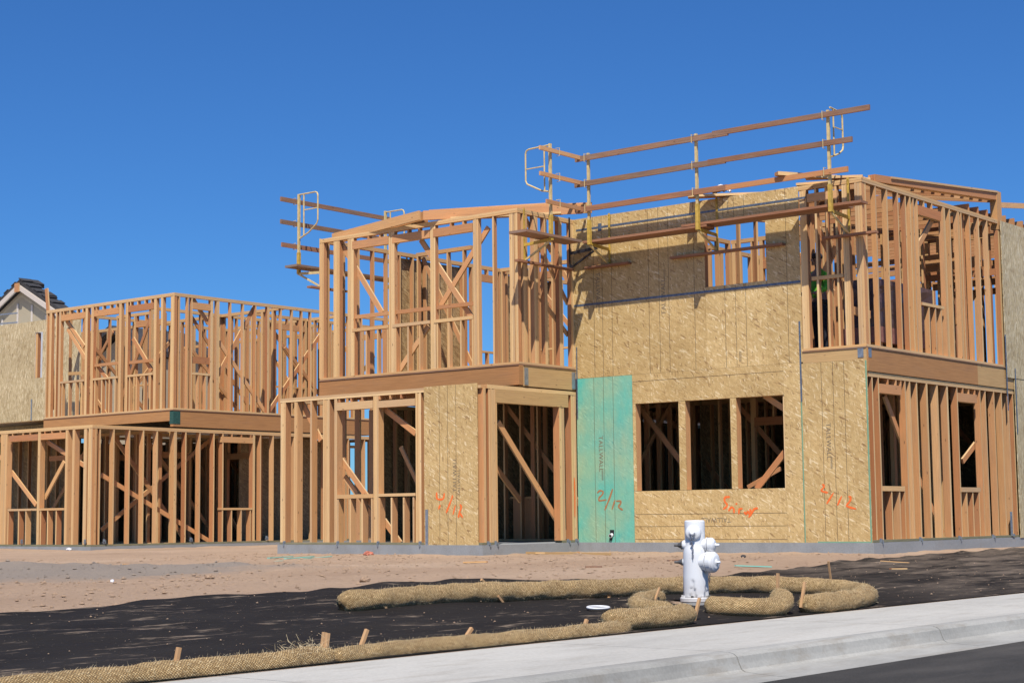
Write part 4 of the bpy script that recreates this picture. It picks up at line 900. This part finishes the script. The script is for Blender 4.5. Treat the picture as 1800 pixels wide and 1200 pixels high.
skinned('shirt', shirt, [(0, 1), (1, 2), (2, 3), (2, 4), (4, 5), (5, 6), (2, 7), (7, 8), (8, 9)], 'lime', W)
tr = [(0, 0, .93, .14, .12), (.10, 0, .86, .10), (.11, -.02, .49, .075), (.11, .02, .10, .06), (-.10, 0, .86, .10), (-.12, .03, .49, .075), (-.13, .06, .10, .06)]
skinned('trousers', tr, [(0, 1), (1, 2), (2, 3), (0, 4), (4, 5), (5, 6)], 'trouser', W)
def fingers(side, hx, hy, hz):
    for i in range(4):
        skinned('finger', [(hx+(i-1.5)*.018, hy, hz, .009), (hx+(i-1.5)*.019, hy-.04, hz-.005, .008), (hx+(i-1.5)*.018, hy-.06, hz-.03, .007)], [(0, 1), (1, 2)], 'skin', W, 1)
    skinned('thumb', [(hx-side*.028, hy+.03, hz, .010), (hx-side*.045, hy-.005, hz-.01, .008)], [(0, 1)], 'skin', W, 1)
fingers(1, .25, -.32, 1.035); fingers(-1, -.19, -.28, 1.075)
hm = MB(); hm.lathe((0, -.02, 1.70), (0, 0, 1), [(-.03, .088), (.0, .098), (.03, .094), (.06, .07), (.075, .03), (.08, .004)], 20)
ho = hm.build('hair', 'trouser', None, smooth=True); ho.parent = W
fc = MB(); fc.box((0, -.125, 1.645), ((1, 0, 0), (0, 1, 0), (0, 0, 1)), (.012, .015, .022)); fo_ = fc.build('nose', 'skin', None); fo_.parent = W

B = thing('wrapped_bundle', 'dark plastic wrapped bundle on reddish packs behind the side wall studs upstairs', 'bundle', (-13.1, 26.1, ZD))
mb = MB(); slabbox(mb, -13.42, -12.75, 25.15, 27.3, 3.26, 3.52); bo = mb.build('pack', 'tilepk', B)
mb = MB(); nx_, nyy, nz = 8, 16, 10
# wrapped block with rumpled sides
def rumple(mb, x0, x1, y0, y1, z0, z1, amp):
    N = 10
    def face(f):
        b = len(mb.v)
        for i in range(N+1):
            for j in range(N+1):
                p_ = Vector(f(i/N, j/N)); e = min(i, N-i, j, N-j)
                off = noise.noise_vector(p_*5)*amp*(1 if e else 0); mb.v.append(tuple(p_+off))
        for i in range(N):
            for j in range(N): k = b+i*(N+1)+j; mb.f.append((k, k+1, k+N+2, k+N+1)); mb.mi.append(0); mb.uv.append([(0, 0)]*4)
    face(lambda u, v: (x1, y0+(y1-y0)*u, z0+(z1-z0)*v)); face(lambda u, v: (x0, y0+(y1-y0)*u, z0+(z1-z0)*v))
    face(lambda u, v: (x0+(x1-x0)*u, y0, z0+(z1-z0)*v)); face(lambda u, v: (x0+(x1-x0)*u, y1, z0+(z1-z0)*v)); face(lambda u, v: (x0+(x1-x0)*u, y0+(y1-y0)*v, z1))
rumple(mb, -13.40, -12.78, 25.17, 27.25, 3.521, 4.32, .05); mb.build('wrapping', 'wrap', B)
for y in (25.3, 26.1, 26.9):
    mb = MB(); slabbox(mb, -13.4, -12.8, y-.05, y+.05, ZD+.002, 3.258); mb.build('skid', 'wood', B)

# ---------------------------------------------------------------- finished house far left and white house behind
F = thing('finished_house', 'finished tan house with dark tiled gable roof, far left', 'house', (-66, 46, 0))
yb = 45
mb = MB(); mb.v = []
def prism(mb, pts, y0, y1, mi=0):
    b = len(mb.v); n = len(pts)
    mb.v += [(x, y0, z) for x, z in pts]+[(x, y1, z) for x, z in pts]
    mb.f.append(tuple(range(b, b+n))); mb.f.append(tuple(range(b+n, b+2*n))[::-1]); mb.mi += [mi, mi]; mb.uv += [[(0, 0)]*n, [(0, 0)]*n]
    for i in range(n): j = (i+1) % n; mb.f.append((b+i, b+n+i, b+n+j, b+j)); mb.mi.append(mi); mb.uv.append([(0, 0)]*4)
prism(mb, [(-70.5, 0), (-62.9, 0), (-62.9, 9.65), (-65.6, 11.05), (-70.5, 8.6)], yb, yb+.39); mb.build('wall', 'stucco', F)
mb = MB(); prism(mb, [(-72.0, 8.05), (-65.6, 11.25), (-62.0, 9.45), (-62.0, 9.62), (-65.6, 11.46), (-72.0, 8.3)], yb-.25, yb+.4); rf = mb.build('roof', 'tile', F)
for k in range(16):
    x = -71.6+k*.58; z = (8.25+(x+72.0)*.5+.06) if x < -65.6 else (11.46-(x+65.6)*.51+.06)
    mb = MB(); s_ = 1 if x < -65.6 else -1
    mb.board((x-.25, yb-.27, z-.12*s_), (x-.25, yb+.4, z-.12*s_), (-.45*s_, 0, .9), .34, .05); mb.build('roof_tile_course', 'tile', F)
for (x, y, z, w) in ((-66.9, yb+.8, 10.85, .5), (-65.3, yb+.5, 11.36, .35), (-63.9, yb+.2, 10.66, .35), (-67.6, yb+.3, 10.5, .55)):
    mb = MB()
    for k in range(3): mb.box((x, y, z-.12+k*.07), (Vector((.9, 0, -.43*(1 if x > -65.6 else -1))).normalized(), (0, 1, 0), Vector((.43*(1 if x > -65.6 else -1), 0, .9)).normalized()), (w*.8, .22, .028))
    mb.build('tile_stack', 'tile', F)
mb = MB(); prism(mb, [(-72.0, 7.80), (-65.6, 11.0), (-62.0, 9.20), (-62.0, 9.44), (-65.6, 11.24), (-72.0, 8.04)], yb-.33, yb-.25); mb.build('barge_board', 'trim', F)
mb = MB(); mb.box((-65.6, yb-.36, 11.08), ((1, 0, 0), (0, 1, 0), (0, 0, 1)), (.16, .03, .2)); mb.build('ridge_end', 'inner', F)
for x in (-69.6, -68.4, -67.2, -66.0, -64.9, -63.8):
    mb = MB(); h = min(11.0-abs(x+65.6)*.5, 11)-.4; mb.box((x, yb-.02, (8+h)/2), ((0, 0, 1), (1, 0, 0), (0, 1, 0)), ((h-8)/2, .06, .018)); mb.build('batten', 'trim', F)
mb = MB(); slabbox(mb, -70, -62.0, yb-2.5, yb-.1, 0, 8.85); mb.build('lower_wing', 'white_wall', F)
mb = MB()
for z in (9.05, 9.45): mb.tube([(-70.5, yb-2.5, z+.25), (-62.4, yb-2.5, z)], .03, 6)
mb.build('edge_rail', 'galv', F)
F2 = thing('finished_house', 'low roofed house behind the bare framed house, its dark roof seen through studs', 'house', (-55, 46, 0))
mb = MB(); prism(mb, [(-61.5, 0), (-57.4, 0), (-57.4, 7.4), (-59.8, 8.5), (-61.5, 7.6)], 46, 49); mb.build('wall', 'stucco', F2)
mb = MB(); prism(mb, [(-62, 7.9), (-59.8, 8.95), (-57.2, 7.7), (-57.2, 7.45), (-59.8, 8.7), (-62, 7.65)], 45.4, 49.5); mb.build('roof', 'tile', F2)
for x in (-60.9, -59.2):
    mb = MB(); slabbox(mb, x, x+1.1, 45.93, 46.0, 1.0, 2.3); mb.build('window', 'black_fab', F2); mb = MB(); slabbox(mb, x, x+1.1, 45.93, 46.0, 4.0, 5.2); mb.build('window', 'black_fab', F2)
F3 = thing('site_building', 'white walled building with dark roof glimpsed through the framing', 'building', (-36, 55, 0))
mb = MB(); slabbox(mb, -47, -26, 52, 62, 0, 3.0); mb.build('wall', 'white_wall', F3)
mb = MB(); prism(mb, [(-47.5, 3.0), (-36.5, 4.6), (-25.5, 3.0), (-25.5, 2.8), (-47.5, 2.8)], 51.5, 62.5); mb.build('roof', 'tile', F3)
for x in (-45, -42, -38.5, -35, -31, -28.5):
    mb = MB(); slabbox(mb, x, x+1.2, 51.95, 52.0, .9, 2.3); mb.build('window', 'black_fab', F3)
    mb = MB(); slabbox(mb, x+1.5, x+1.6, 51.95, 52.0, 0, 2.79); mb.build('batten', 'stucco', F3)

# ---------------------------------------------------------------- straw wattles
def catmull(P, n=8):
    out = []; P = [Vector(p) for p in P]
    for i in range(len(P)-1):
        p0, p1, p2, p3 = P[max(i-1, 0)], P[i], P[i+1], P[min(i+2, len(P)-1)]
        for k in range(n):
            t = k/n; out.append(.5*((2*p1)+(-p0+p2)*t+(2*p0-5*p1+4*p2-p3)*t*t+(-p0+3*p1-3*p2+p3)*t**3))
    out.append(P[-1]); return out
def wattle(pts, r, label, sink=.02, seed=0, hair=500, taper=(1, 1), squash=.92, lift=None):
    C0 = catmull([(p[0], p[1], (p[2] if len(p) > 2 else gz(p[0], p[1]))) for p in pts], 14)
    # resample evenly
    C = [C0[0]]; step = .035; acc = 0
    for a, b in zip(C0, C0[1:]):
        Ls = (b-a).length; pos = 0
        while acc+Ls-pos >= step and Ls > 0:
            pos += step-acc; acc = 0; C.append(a+(b-a)*(pos/Ls))
        acc += Ls-pos
    N = len(C); mb = MB(); seg = 28; rng = random.Random(seed); base = Vector(C[N//2]); hairs = []
    for i, p in enumerate(C):
        d_ = (C[min(i+1, N-1)]-C[max(i-1, 0)]); d_.z = 0; d_.normalize(); side = Vector((-d_.y, d_.x, 0))
        e = min(i, N-1-i)*step; cap = math.sqrt(max(0.02, 1-(1-min(1, e/(r*.9)))**2))
        rad = r*cap*(1+.10*noise.noise(Vector((i*.10+seed*9, 0, 0)))+.05*noise.noise(Vector((i*.35+seed*9, 4, 0))))
        cz = p.z + r*squash - sink
        for k in range(seg):
            an = 2*math.pi*k/seg
            q_ = rad*(1+.05*noise.noise(Vector((i*.45, k*.8, seed)))+.035*math.sin(i*.55+k*2*math.pi/seg*3)+rng.uniform(-.012, .012))
            v = Vector((p.x, p.y, cz)) + side*math.cos(an)*q_ + Vector((0, 0, 1))*math.sin(an)*q_*squash
            mb.v.append(tuple(v))
            if rng.random() < hair/(N*seg) and math.sin(an) > -.5: hairs.append((v, (side*math.cos(an)+Vector((0, 0, 1))*math.sin(an)), d_))
    for i in range(N-1):
        for k in range(seg):
            mb.f.append((i*seg+k, i*seg+(k+1) % seg, (i+1)*seg+(k+1) % seg, (i+1)*seg+k)); mb.mi.append(0)
            mb.uv.append([(i*step, k*.022), (i*step, (k+1)*.022), ((i+1)*step, (k+1)*.022), ((i+1)*step, k*.022)])
    for e in (0, N-1): mb.f.append(tuple(e*seg+k for k in range(seg))); mb.mi.append(0); mb.uv.append([(.02*math.cos(2*math.pi*k/seg)*5, .1*math.sin(2*math.pi*k/seg)) for k in range(seg)])
    for v, n_, d_ in hairs:
        L_ = rng.uniform(.010, .034); dr = (d_*rng.uniform(-1, 1)+n_*rng.uniform(.15, .7)+Vector((0, 0, rng.uniform(-.3, .3)))).normalized(); w_ = dr.cross(n_); 
        w_ = w_.normalized()*.0013 if w_.length > 1e-4 else Vector((.001, 0, 0)); a = v-n_*.004
        mb.quad([a-w_, a+w_, a+dr*L_+w_*.4, a+dr*L_-w_*.4], None, 1)
    o = mb.build('straw_wattle', ['straw', 'strawhair'], origin=base, smooth=True); tag(o, label, 'straw wattle', 'straw wattles laid on the black ground cloth'); return o
wattle([(-9.90, 9.85), (-9.86, 10.25), (-9.87, 10.75), (-9.85, 11.4), (-9.76, 12.1), (-9.66, 12.7), (-9.50, 13.4), (-9.34, 14.2), (-9.20, 14.75), (-8.98, 15.2), (-8.62, 15.48), (-8.22, 15.42), (-7.86, 15.05), (-7.67, 14.5), (-7.61, 13.9), (-7.62, 13.38)], .106, 'longest straw wattle, curving from the left behind the hydrant and back at the right', seed=1, hair=5200)
wattle([(-8.12, 12.58), (-7.92, 12.58), (-7.77, 12.68), (-7.69, 12.85, -.43), (-7.67, 13.02, -.42), (-7.69, 13.16, -.375), (-7.78, 13.24, -.36), (-7.86, 13.30, -.37)], .10, 'short straw wattle just right of the hydrant base with a humped end', seed=2, hair=1300)
wattle([(-7.62, 4.7), (-7.62, 5.27), (-7.62, 5.66), (-7.64, 6.09), (-7.63, 6.45), (-7.63, 6.9), (-7.65, 7.25), (-7.68, 7.58)], .088, 'straw wattle along the pavement at the bottom left corner', .065, 3, 2800)
wattle([(-7.61, 7.50), (-7.65, 7.9), (-7.66, 8.35), (-7.63, 8.85), (-7.62, 9.4), (-7.62, 9.98), (-7.64, 10.5), (-7.68, 10.75)], .078, 'long thin straw wattle between black cloth and pavement left of the hydrant', .055, 4, 3600)
wattle([(-7.74, 10.55), (-7.69, 10.85), (-7.66, 11.15), (-7.66, 11.42), (-7.74, 11.72)], .098, 'thick stub of straw wattle ending beside the pavement in front of the hydrant', .012, 5, 900)
wattle([(-8.86, 12.95), (-8.78, 12.60), (-8.60, 12.22), (-8.38, 11.98), (-8.14, 11.90), (-7.98, 11.86)], .085, 'looped straw wattle curling behind the thick stub left of the hydrant', .015, 6, 900)
# frayed straw tuft where two wattles meet
mb = MB(); rng = random.Random(5)
for k in range(260):
    a = Vector((-7.66+rng.gauss(0, .06), 7.30+rng.gauss(0, .10), -.36+abs(rng.gauss(0, .04)))); dr = Vector((rng.uniform(-1, 1), rng.uniform(-1, 1), rng.uniform(-.1, .7))).normalized(); w_ = dr.orthogonal().normalized()*.0010; L_ = rng.uniform(.02, .055)
    mb.quad([a-w_, a+w_, a+dr*L_+w_*.4, a+dr*L_-w_*.4])
o = mb.build('straw_tuft', 'strawhair', origin=(-7.66, 7.30, -.42)); o['kind'] = 'stuff'; o['label'] = 'loose frayed straw at the wattle joint by the pavement'
# wooden stakes
STK = [((-7.63, 6.28, -0.39), (-7.63, 6.31, -0.26), 'lone stake in the wattle at the bottom left'),
 ((-7.72, 7.53, -0.36), (-7.72, 7.55, -0.25), 'darker rear stake of the crossed pair by the frayed wattle joint'),
 ((-7.64, 7.48, -0.36), (-7.64, 7.5, -0.25), 'front stake of the pair by the frayed wattle joint'),
 ((-7.66, 7.8, -0.38), (-7.66, 7.87, -0.25), 'tall leaning stake just right of the frayed wattle joint'),
 ((-7.66, 8.8, -0.39), (-7.66, 8.9, -0.3), 'stake leaning right midway along the thin front wattle'),
 ((-7.66, 10.15, -0.44), (-7.66, 10.22, -0.31), 'stake at the right part of the thin front wattle, left of the stub'),
 ((-9.72, 11.75, -0.33), (-9.72, 11.65, -0.24), 'flat stake leaning on the middle of the longest wattle'),
 ((-9.5, 13.25, -0.4), (-9.5, 13.02, -0.31), 'flat stake lying against the longest wattle above the white ring'),
 ((-9.78, 10.28, -0.32), (-9.78, 10.26, -0.27), 'small grey stake end under the left of the longest wattle'),
 ((-8.7, 12.62, -0.32), (-8.7, 12.71, -0.19), 'thin stake in the looped wattle left of the hydrant'),
 ((-7.78, 11.9, -0.33), (-7.78, 11.95, -0.23), 'stake in the thick stub directly before the hydrant'),
 ((-7.85, 13.34, -0.24), (-7.85, 13.35, -0.07), 'tall upright stake over the humped wattle end'),
 ((-8.6, 15.7, -0.25), (-8.6, 15.65, -0.03), 'tall thin stake at the far right bend of the longest wattle'),
 ((-7.68, 13.07, -0.35), (-7.68, 13.17, -0.25), 'leaning stake in front of the humped wattle end'),
 ((-7.64, 13.42, -0.26), (-7.64, 13.46, -0.15), 'stake in the returning right end of the longest wattle'),
 ((-10.3, 12.17, -0.16), (-10.3, 12.11, -0.12), 'stub of a stake showing behind the longest wattle')]
sm = MB(); sm.box((0, 0, -.0), ((0, 0, 1), (1, 0, 0), (0, 1, 0)), (.5, .0115, .0115)); proto = sm.build('wooden_stake', 'stake')
me = proto.data; 
for v in me.vertices: v.co.z += .5
for i, (a, b, lab) in enumerate(STK):
    o = proto if i == 0 else proto.copy()
    if i: COL.objects.link(o)
    a, b = Vector(a), Vector(b); dv = b-a; a = a - dv.normalized()*.12; dv = b-a
    o.location = a; o.rotation_euler = dv.to_track_quat('Z', 'Y').to_euler(); sc_ = .75 if i in (9, 12) else 1; o.scale = (sc_, sc_, dv.length)
    tag(o, lab, 'stake', 'wooden stakes pinning the wattles')

# ---------------------------------------------------------------- fire hydrant
hx, hy, hz = -8.69, 13.29, -.335
HY = thing('fire_hydrant', 'white fire hydrant standing among the straw wattles beside the pavement', 'fire hydrant', (hx, hy, hz))
Rv = Vector((.774, .634, 0)); Tv = Vector((.634, -.774, 0))     # sideways and towards the street side
def hb(an, h):
    return 1
mb = MB()
def arch(h, an):
    # four shallow arched pockets between ribs above the flange
    if h < .22:
        p_ = abs(math.cos(2.5*an+.35)); w_ = .22+.75*(h/.22)
        return 1.0 if p_ > 1-w_ and p_ < 2 and p_ > w_*0+1-w_ else 1-.20*(1-h/.22)**.5
    return 1
prof = [(0.035, .120), (.05, .120)]+[(.05+.17*k/14, .119-.003*k/14) for k in range(1, 15)]+[(.26, .115), (.34, .114), (.42, .113), (.46, .110), (.49, .103), (.51, .096), (.54, .094), (.65, .094), (.728, .094), (.738, .092), (.745, .086), (.746, .0)]
mb.lathe((hx, hy, hz), (0, 0, 1), prof, 64, 0, arch); mb.build('barrel', 'hydrant', HY, smooth=True)
mb = MB(); mb.lathe((hx, hy, hz), (0, 0, 1), [(0, .148), (.030, .148), (.036, .142), (.036, .08)], 48); mb.build('flange', 'hydrant', HY)
mb = MB(); mb.lathe((hx, hy, hz), (0, 0, 1), [(-.12, .120), (-.055, .120), (-.054, .144), (-.001, .144)], 48); mb.build('bury_collar', 'slab', HY)
for k in range(8):
    an = k*math.pi/4+.3; mb = MB(); mb.lathe((hx+.128*math.cos(an), hy+.128*math.sin(an), hz+.03), (0, 0, 1), [(0, .013), (.024, .013), (.025, .0)], 6); mb.build('flange_bolt', 'hydrant' if k % 3 else 'nut', HY)
def outlet(dirv, z, rneck, rcap, lneck, lcap, name):
    dv = dirv.normalized(); c = Vector((hx, hy, hz+z))
    mb = MB(); mb.lathe(c, dv, [(.02, rneck*1.05), (.08, rneck), (lneck-.015, rneck), (lneck-.012, rcap*1.03), (lneck-.002, rcap*1.03), (lneck-.001, rneck*.9)], 32); nk = mb.build('outlet_'+name, 'hydrant', HY, smooth=False)
    mb = MB(); mb.lathe(c, dv, [(lneck+.004, rcap), (lneck+lcap*.75, rcap*.98), (lneck+lcap, rcap*.86), (lneck+lcap+.012, rcap*.6), (lneck+lcap+.015, rcap*.3), (lneck+lcap+.02, rcap*.25)], 32)
    cp = mb.build('cap', 'hydrant', HY, smooth=False)
    mb = MB(); mb.lathe(c+dv*(lneck+lcap+.018), dv, [(0, .016), (.035, .012), (.037, .0)], 5); mb.build('cap_nut', 'hydrant', HY)
    mb = MB(); mb.lathe(c, dv, [(lneck-.0005, rcap*.95), (lneck+.0045, rcap*.95)], 32); mb.build('gasket', 'nut', HY)
outlet(Rv*.93+Tv*.38, .516, .058, .068, .125, .055, 'hose'); outlet(Rv*.80+Tv*.62, .360, .084, .098, .150, .065, 'pumper')
# top nozzle facing the camera side
nd = (Tv*.93-Rv*.28).normalized(); c = Vector((hx, hy, hz+.628))
mb = MB(); mb.lathe(c, nd, [(.05, .074), (.095, .072), (.105, .064), (.112, .05), (.116, .03), (.135, .022), (.150, .020), (.152, 0)], 28); mb.build('valve_bonnet', 'hydrant', HY, smooth=True)
for z, k in ((.516, 1), (.360, .8)):
    dv = (-Rv*.96-Tv*.20).normalized(); c = Vector((hx, hy, hz+z))
    mb = MB(); mb.lathe(c, dv, [(.07, .052*k), (.105, .045*k), (.118, .036*k)], 20); mb.build('stem_boss', 'hydrant', HY)
    mb = MB(); mb.lathe(c, dv, [(.118, .040*k), (.126, .042*k), (.135, .030*k), (.155, .020*k), (.160, .014), (.195, .012), (.197, 0)], 10); mb.build('stem_nut', 'nut', HY)
def chain(pts):
    mb = MB(); P = catmull(pts, 6); n_ = max(3, int(sum((b-a).length for a, b in zip(P, P[1:]))/.018))
    for k in range(n_):
        f = k/n_*(len(P)-1); i = int(f); p_ = P[i]+(P[min(i+1, len(P)-1)]-P[i])*(f-i); d_ = (P[min(i+1, len(P)-1)]-P[max(i-1, 0)]).normalized(); s_ = d_.orthogonal().normalized()
        if k % 2: s_ = d_.cross(s_)
        mb.tube([p_+(d_*math.cos(t)*.013+s_*math.sin(t)*.008) for t in [2*math.pi*q/8 for q in range(8)]], .0032, 5, closed=True)
    mb.build('chain', 'chain', HY)
b_ = Vector((hx, hy, hz)); up = Vector((0, 0, 1)); nn = nd
chain([b_+nn*.15+up*.62+Rv*.02, b_+nn*.15+up*.585, b_+nn*.128+up*.54-Rv*.01, b_+nn*.122+up*.50, b_+nn*.124+up*.44, b_+nn*.124+up*.38])
chain([b_+Rv*.125+Tv*.05+up*.29, b_+Rv*.12+Tv*.055+up*.22, b_+Rv*.122+Tv*.04+up*.17])
# dark hole with water round its foot, drain gravel
mb = MB(); K = 40
mb.v.append((hx, hy, -.455)); rr = random.Random(8)
ring1 = []; 
for k in range(K): a = 2*math.pi*k/K; r_ = .22*(1+.25*noise.noise(Vector((math.cos(a)*2, math.sin(a)*2, 1)))); mb.v.append((hx+r_*math.cos(a), hy+r_*math.sin(a), -.385+.035*rr.random())); 
for k in range(K): a = 2*math.pi*k/K; r_ = .34*(1+.25*noise.noise(Vector((math.cos(a)*2, math.sin(a)*2, 4)))); mb.v.append((hx+r_*math.cos(a), hy+r_*math.sin(a), gz(hx+r_*math.cos(a), hy)+.0))
for k in range(K):
    j = (k+1) % K; mb.f.append((0, 1+k, 1+j)); mb.mi.append(0); mb.uv.append([(0, 0)]*3); mb.f.append((1+k, 1+K+k, 1+K+j, 1+j)); mb.mi.append(0); mb.uv.append([(0, 0)]*4)
o = mb.build('soil_rim', 'pit', origin=(hx, hy, -.43), smooth=True); o['kind'] = 'structure'; 

# ---------------------------------------------------------------- small things on the ground
mb = MB(); cx_, cy_, cz_ = -8.74, 11.83, gz(-8.74, 11.83)+.052
mb.tube([(cx_+.085*math.cos(t), cy_+.11*math.sin(t), gz(cx_+.085*math.cos(t), cy_+.11*math.sin(t))+.040) for t in [2*math.pi*k/28 for k in range(28)]], .010, 8, closed=True)
tag(mb.build('plastic_ring', 'white_pvc', origin=(cx_, cy_, cz_), smooth=True), 'white plastic ring lying flat on the black ground cloth', 'ring')
def gboard(a, b, w, t, m, name, label, cat='board', group=None):
    A = Vector((*a, gz(*a)+t/2+.006)); Bv = Vector((*b, gz(*b)+t/2+.01)); mb = MB(); mb.board(A, Bv, (0, 0, 1), w, t); return tag(mb.build(name, m, origin=(A+Bv)/2), label, cat, group)
gboard((-18.2, 22.6), (-16.0, 22.0), .04, .035, 'beam_pale', 'lumber_offcut', 'long thin yellow offcut on the dirt below the green panel')
gboard((-17.9, 22.5), (-16.9, 22.35), .06, .03, 'wood', 'lumber_offcut', 'shorter offcut crossing the long yellow one below the green panel')
for i, (a, b) in enumerate((((-20.3, 18.6), (-20.6, 19.4)), ((-19.7, 18.4), (-20.0, 19.3)), ((-19.5, 18.0), (-20.2, 19.9)))):
    gboard(a, b, .05, .012, 'teal', 'plastic_strip', ('leftmost', 'middle', 'longest')[i]+' teal plastic strip on the dirt before the left bay', 'plastic strip', 'teal plastic strips')
gboard((-11.62, 18.7), (-11.33, 19.1), .06, .012, 'teal', 'plastic_strip', 'lone teal plastic strip on the dirt right of the hydrant', 'plastic strip', 'teal plastic strips')
def rock(x, y, r, m, name, label, cat, seed=0, sz=.6):
    bm = bmesh.new(); bmesh.ops.create_icosphere(bm, subdivisions=3, radius=r)
    for v in bm.verts: v.co *= 1+.35*noise.noise(v.co*(1.6/r)+Vector((seed, 0, 0)))+.12*noise.noise(v.co*(5/r)); v.co.z *= sz
    me = D.meshes.new(name); bm.to_mesh(me); bm.free(); me.materials.append(M[m]); o = D.objects.new(name, me); COL.objects.link(o); o.location = (x, y, gz(x, y)+r*sz*.55)
    if label: tag(o, label, cat)
    return o
rock(-12.2, 12.5, .055, 'dirt', 'stone', 'tan clod of earth behind the middle of the longest wattle', 'stone', 1)
rock(-20.3, 20.9, .09, 'brick', 'brick_piece', 'broken red brick piece near the foundation of the left bay', 'brick', 2)
rock(-14.05, 10.75, .020, 'paper', 'paper_scrap', 'small white scrap on the dirt at the left', 'litter', 3, .8)
rock(-16.5, 9.3, .06, 'dirt', 'stone', 'leftmost clod of earth on the bare dirt', 'stone', 4)
rock(-13.9, 11.9, .05, 'dirt', 'stone', 'dark clod right of the white scrap', 'stone', 5)
for i, (x, y, a, L_, m) in enumerate(((-15.2, 17.5, .3, .35, 'wood'), (-13.2, 19.5, 1.1, .25, 'old'), (-19.6, 15.2, -.4, .3, 'wood'), (-12.3, 16.4, .8, .2, 'old'), (-11.0, 21.5, .2, .4, 'wood'), (-10.2, 20.2, 1.3, .3, 'wood'))):
    gboard((x, y), (x+L_*math.cos(a), y+L_*math.sin(a)), .045, .02, m, 'wood_scrap', ('pale wood scrap in mid yard before the doorway', 'grey wood scrap on the dirt before the turquoise panel', 'wood scrap on the dirt before the bare framed house', 'short dark scrap beside the cloth edge right of the hydrant', 'scrap on the far right of the black cloth, nearer the wall', 'scrap on the black cloth at the right, nearer the pavement')[i], 'wood scrap', 'wood scraps strewn on the lot')
for i, (x, y, r, m, lab) in enumerate(((-31.9, 23.2, .06, 'paper', 'white rag at the corner post of the bare framed house'), (-13.4, 21.8, .04, 'tile', 'dark stone on the dirt right of the hydrant'))):
    rock(x, y, r, m, 'rag' if m == 'paper' else 'stone', lab, 'rag' if m == 'paper' else 'stone', 20+i, .7)
# gravel and clods
mb = MB(); rng = random.Random(11)
def clod(mb, x, y, z, r):
    b = len(mb.v); P = [(0, 0, 1), (1, 0, 0), (.3, .95, 0), (-.8, .6, 0), (-.8, -.6, 0), (.3, -.95, 0), (0, 0, -.6)]
    a = rng.uniform(0, 6.28); ca, sa = math.cos(a), math.sin(a); k = [rng.uniform(.6, 1.3) for _ in range(7)]
    for (px, py, pz), q_ in zip(P, k): mb.v.append((x+r*q_*(px*ca-py*sa), y+r*q_*(px*sa+py*ca), z+r*.65*q_*pz))
    for i in range(1, 6):
        j = i+1 if i < 5 else 1
        for f in ((b, b+i, b+j), (b+6, b+j, b+i)): mb.f.append(f); mb.mi.append(0); mb.uv.append([(0, 0)]*3)
cnt = 0
while cnt < 9000:
    y = rng.uniform(7, 26); x = rng.uniform(-24, -10.6)
    if x > bound(y)-.05: continue
    if rng.random() > (.9 if noise.noise(Vector((x*.5, y*.4, 2))) > 0 else .3): continue
    if y > 21.4 and x < -18.2 or y > 24: continue
    r = .006+.026*rng.random()**5; clod(mb, x, y, gz(x, y)+r*.2, r); cnt += 1
o = mb.build('loose_clods', 'dirt'); o['kind'] = 'stuff'; o['label'] = 'small clods and pebbles strewn on the bare dirt'
mb = MB(); cnt = 0
while cnt < 500:
    y = rng.uniform(5, 24); x = rng.uniform(-11.2, -7.8)
    if x < bound(y)+.1: continue
    r = .004+.010*rng.random()**3; clod(mb, x, y, gz(x, y)+.02+r*.3, r); cnt += 1
o = mb.build('pebbles', 'dirt'); o['kind'] = 'stuff'; o['label'] = 'small pebbles scattered over the black ground cloth'
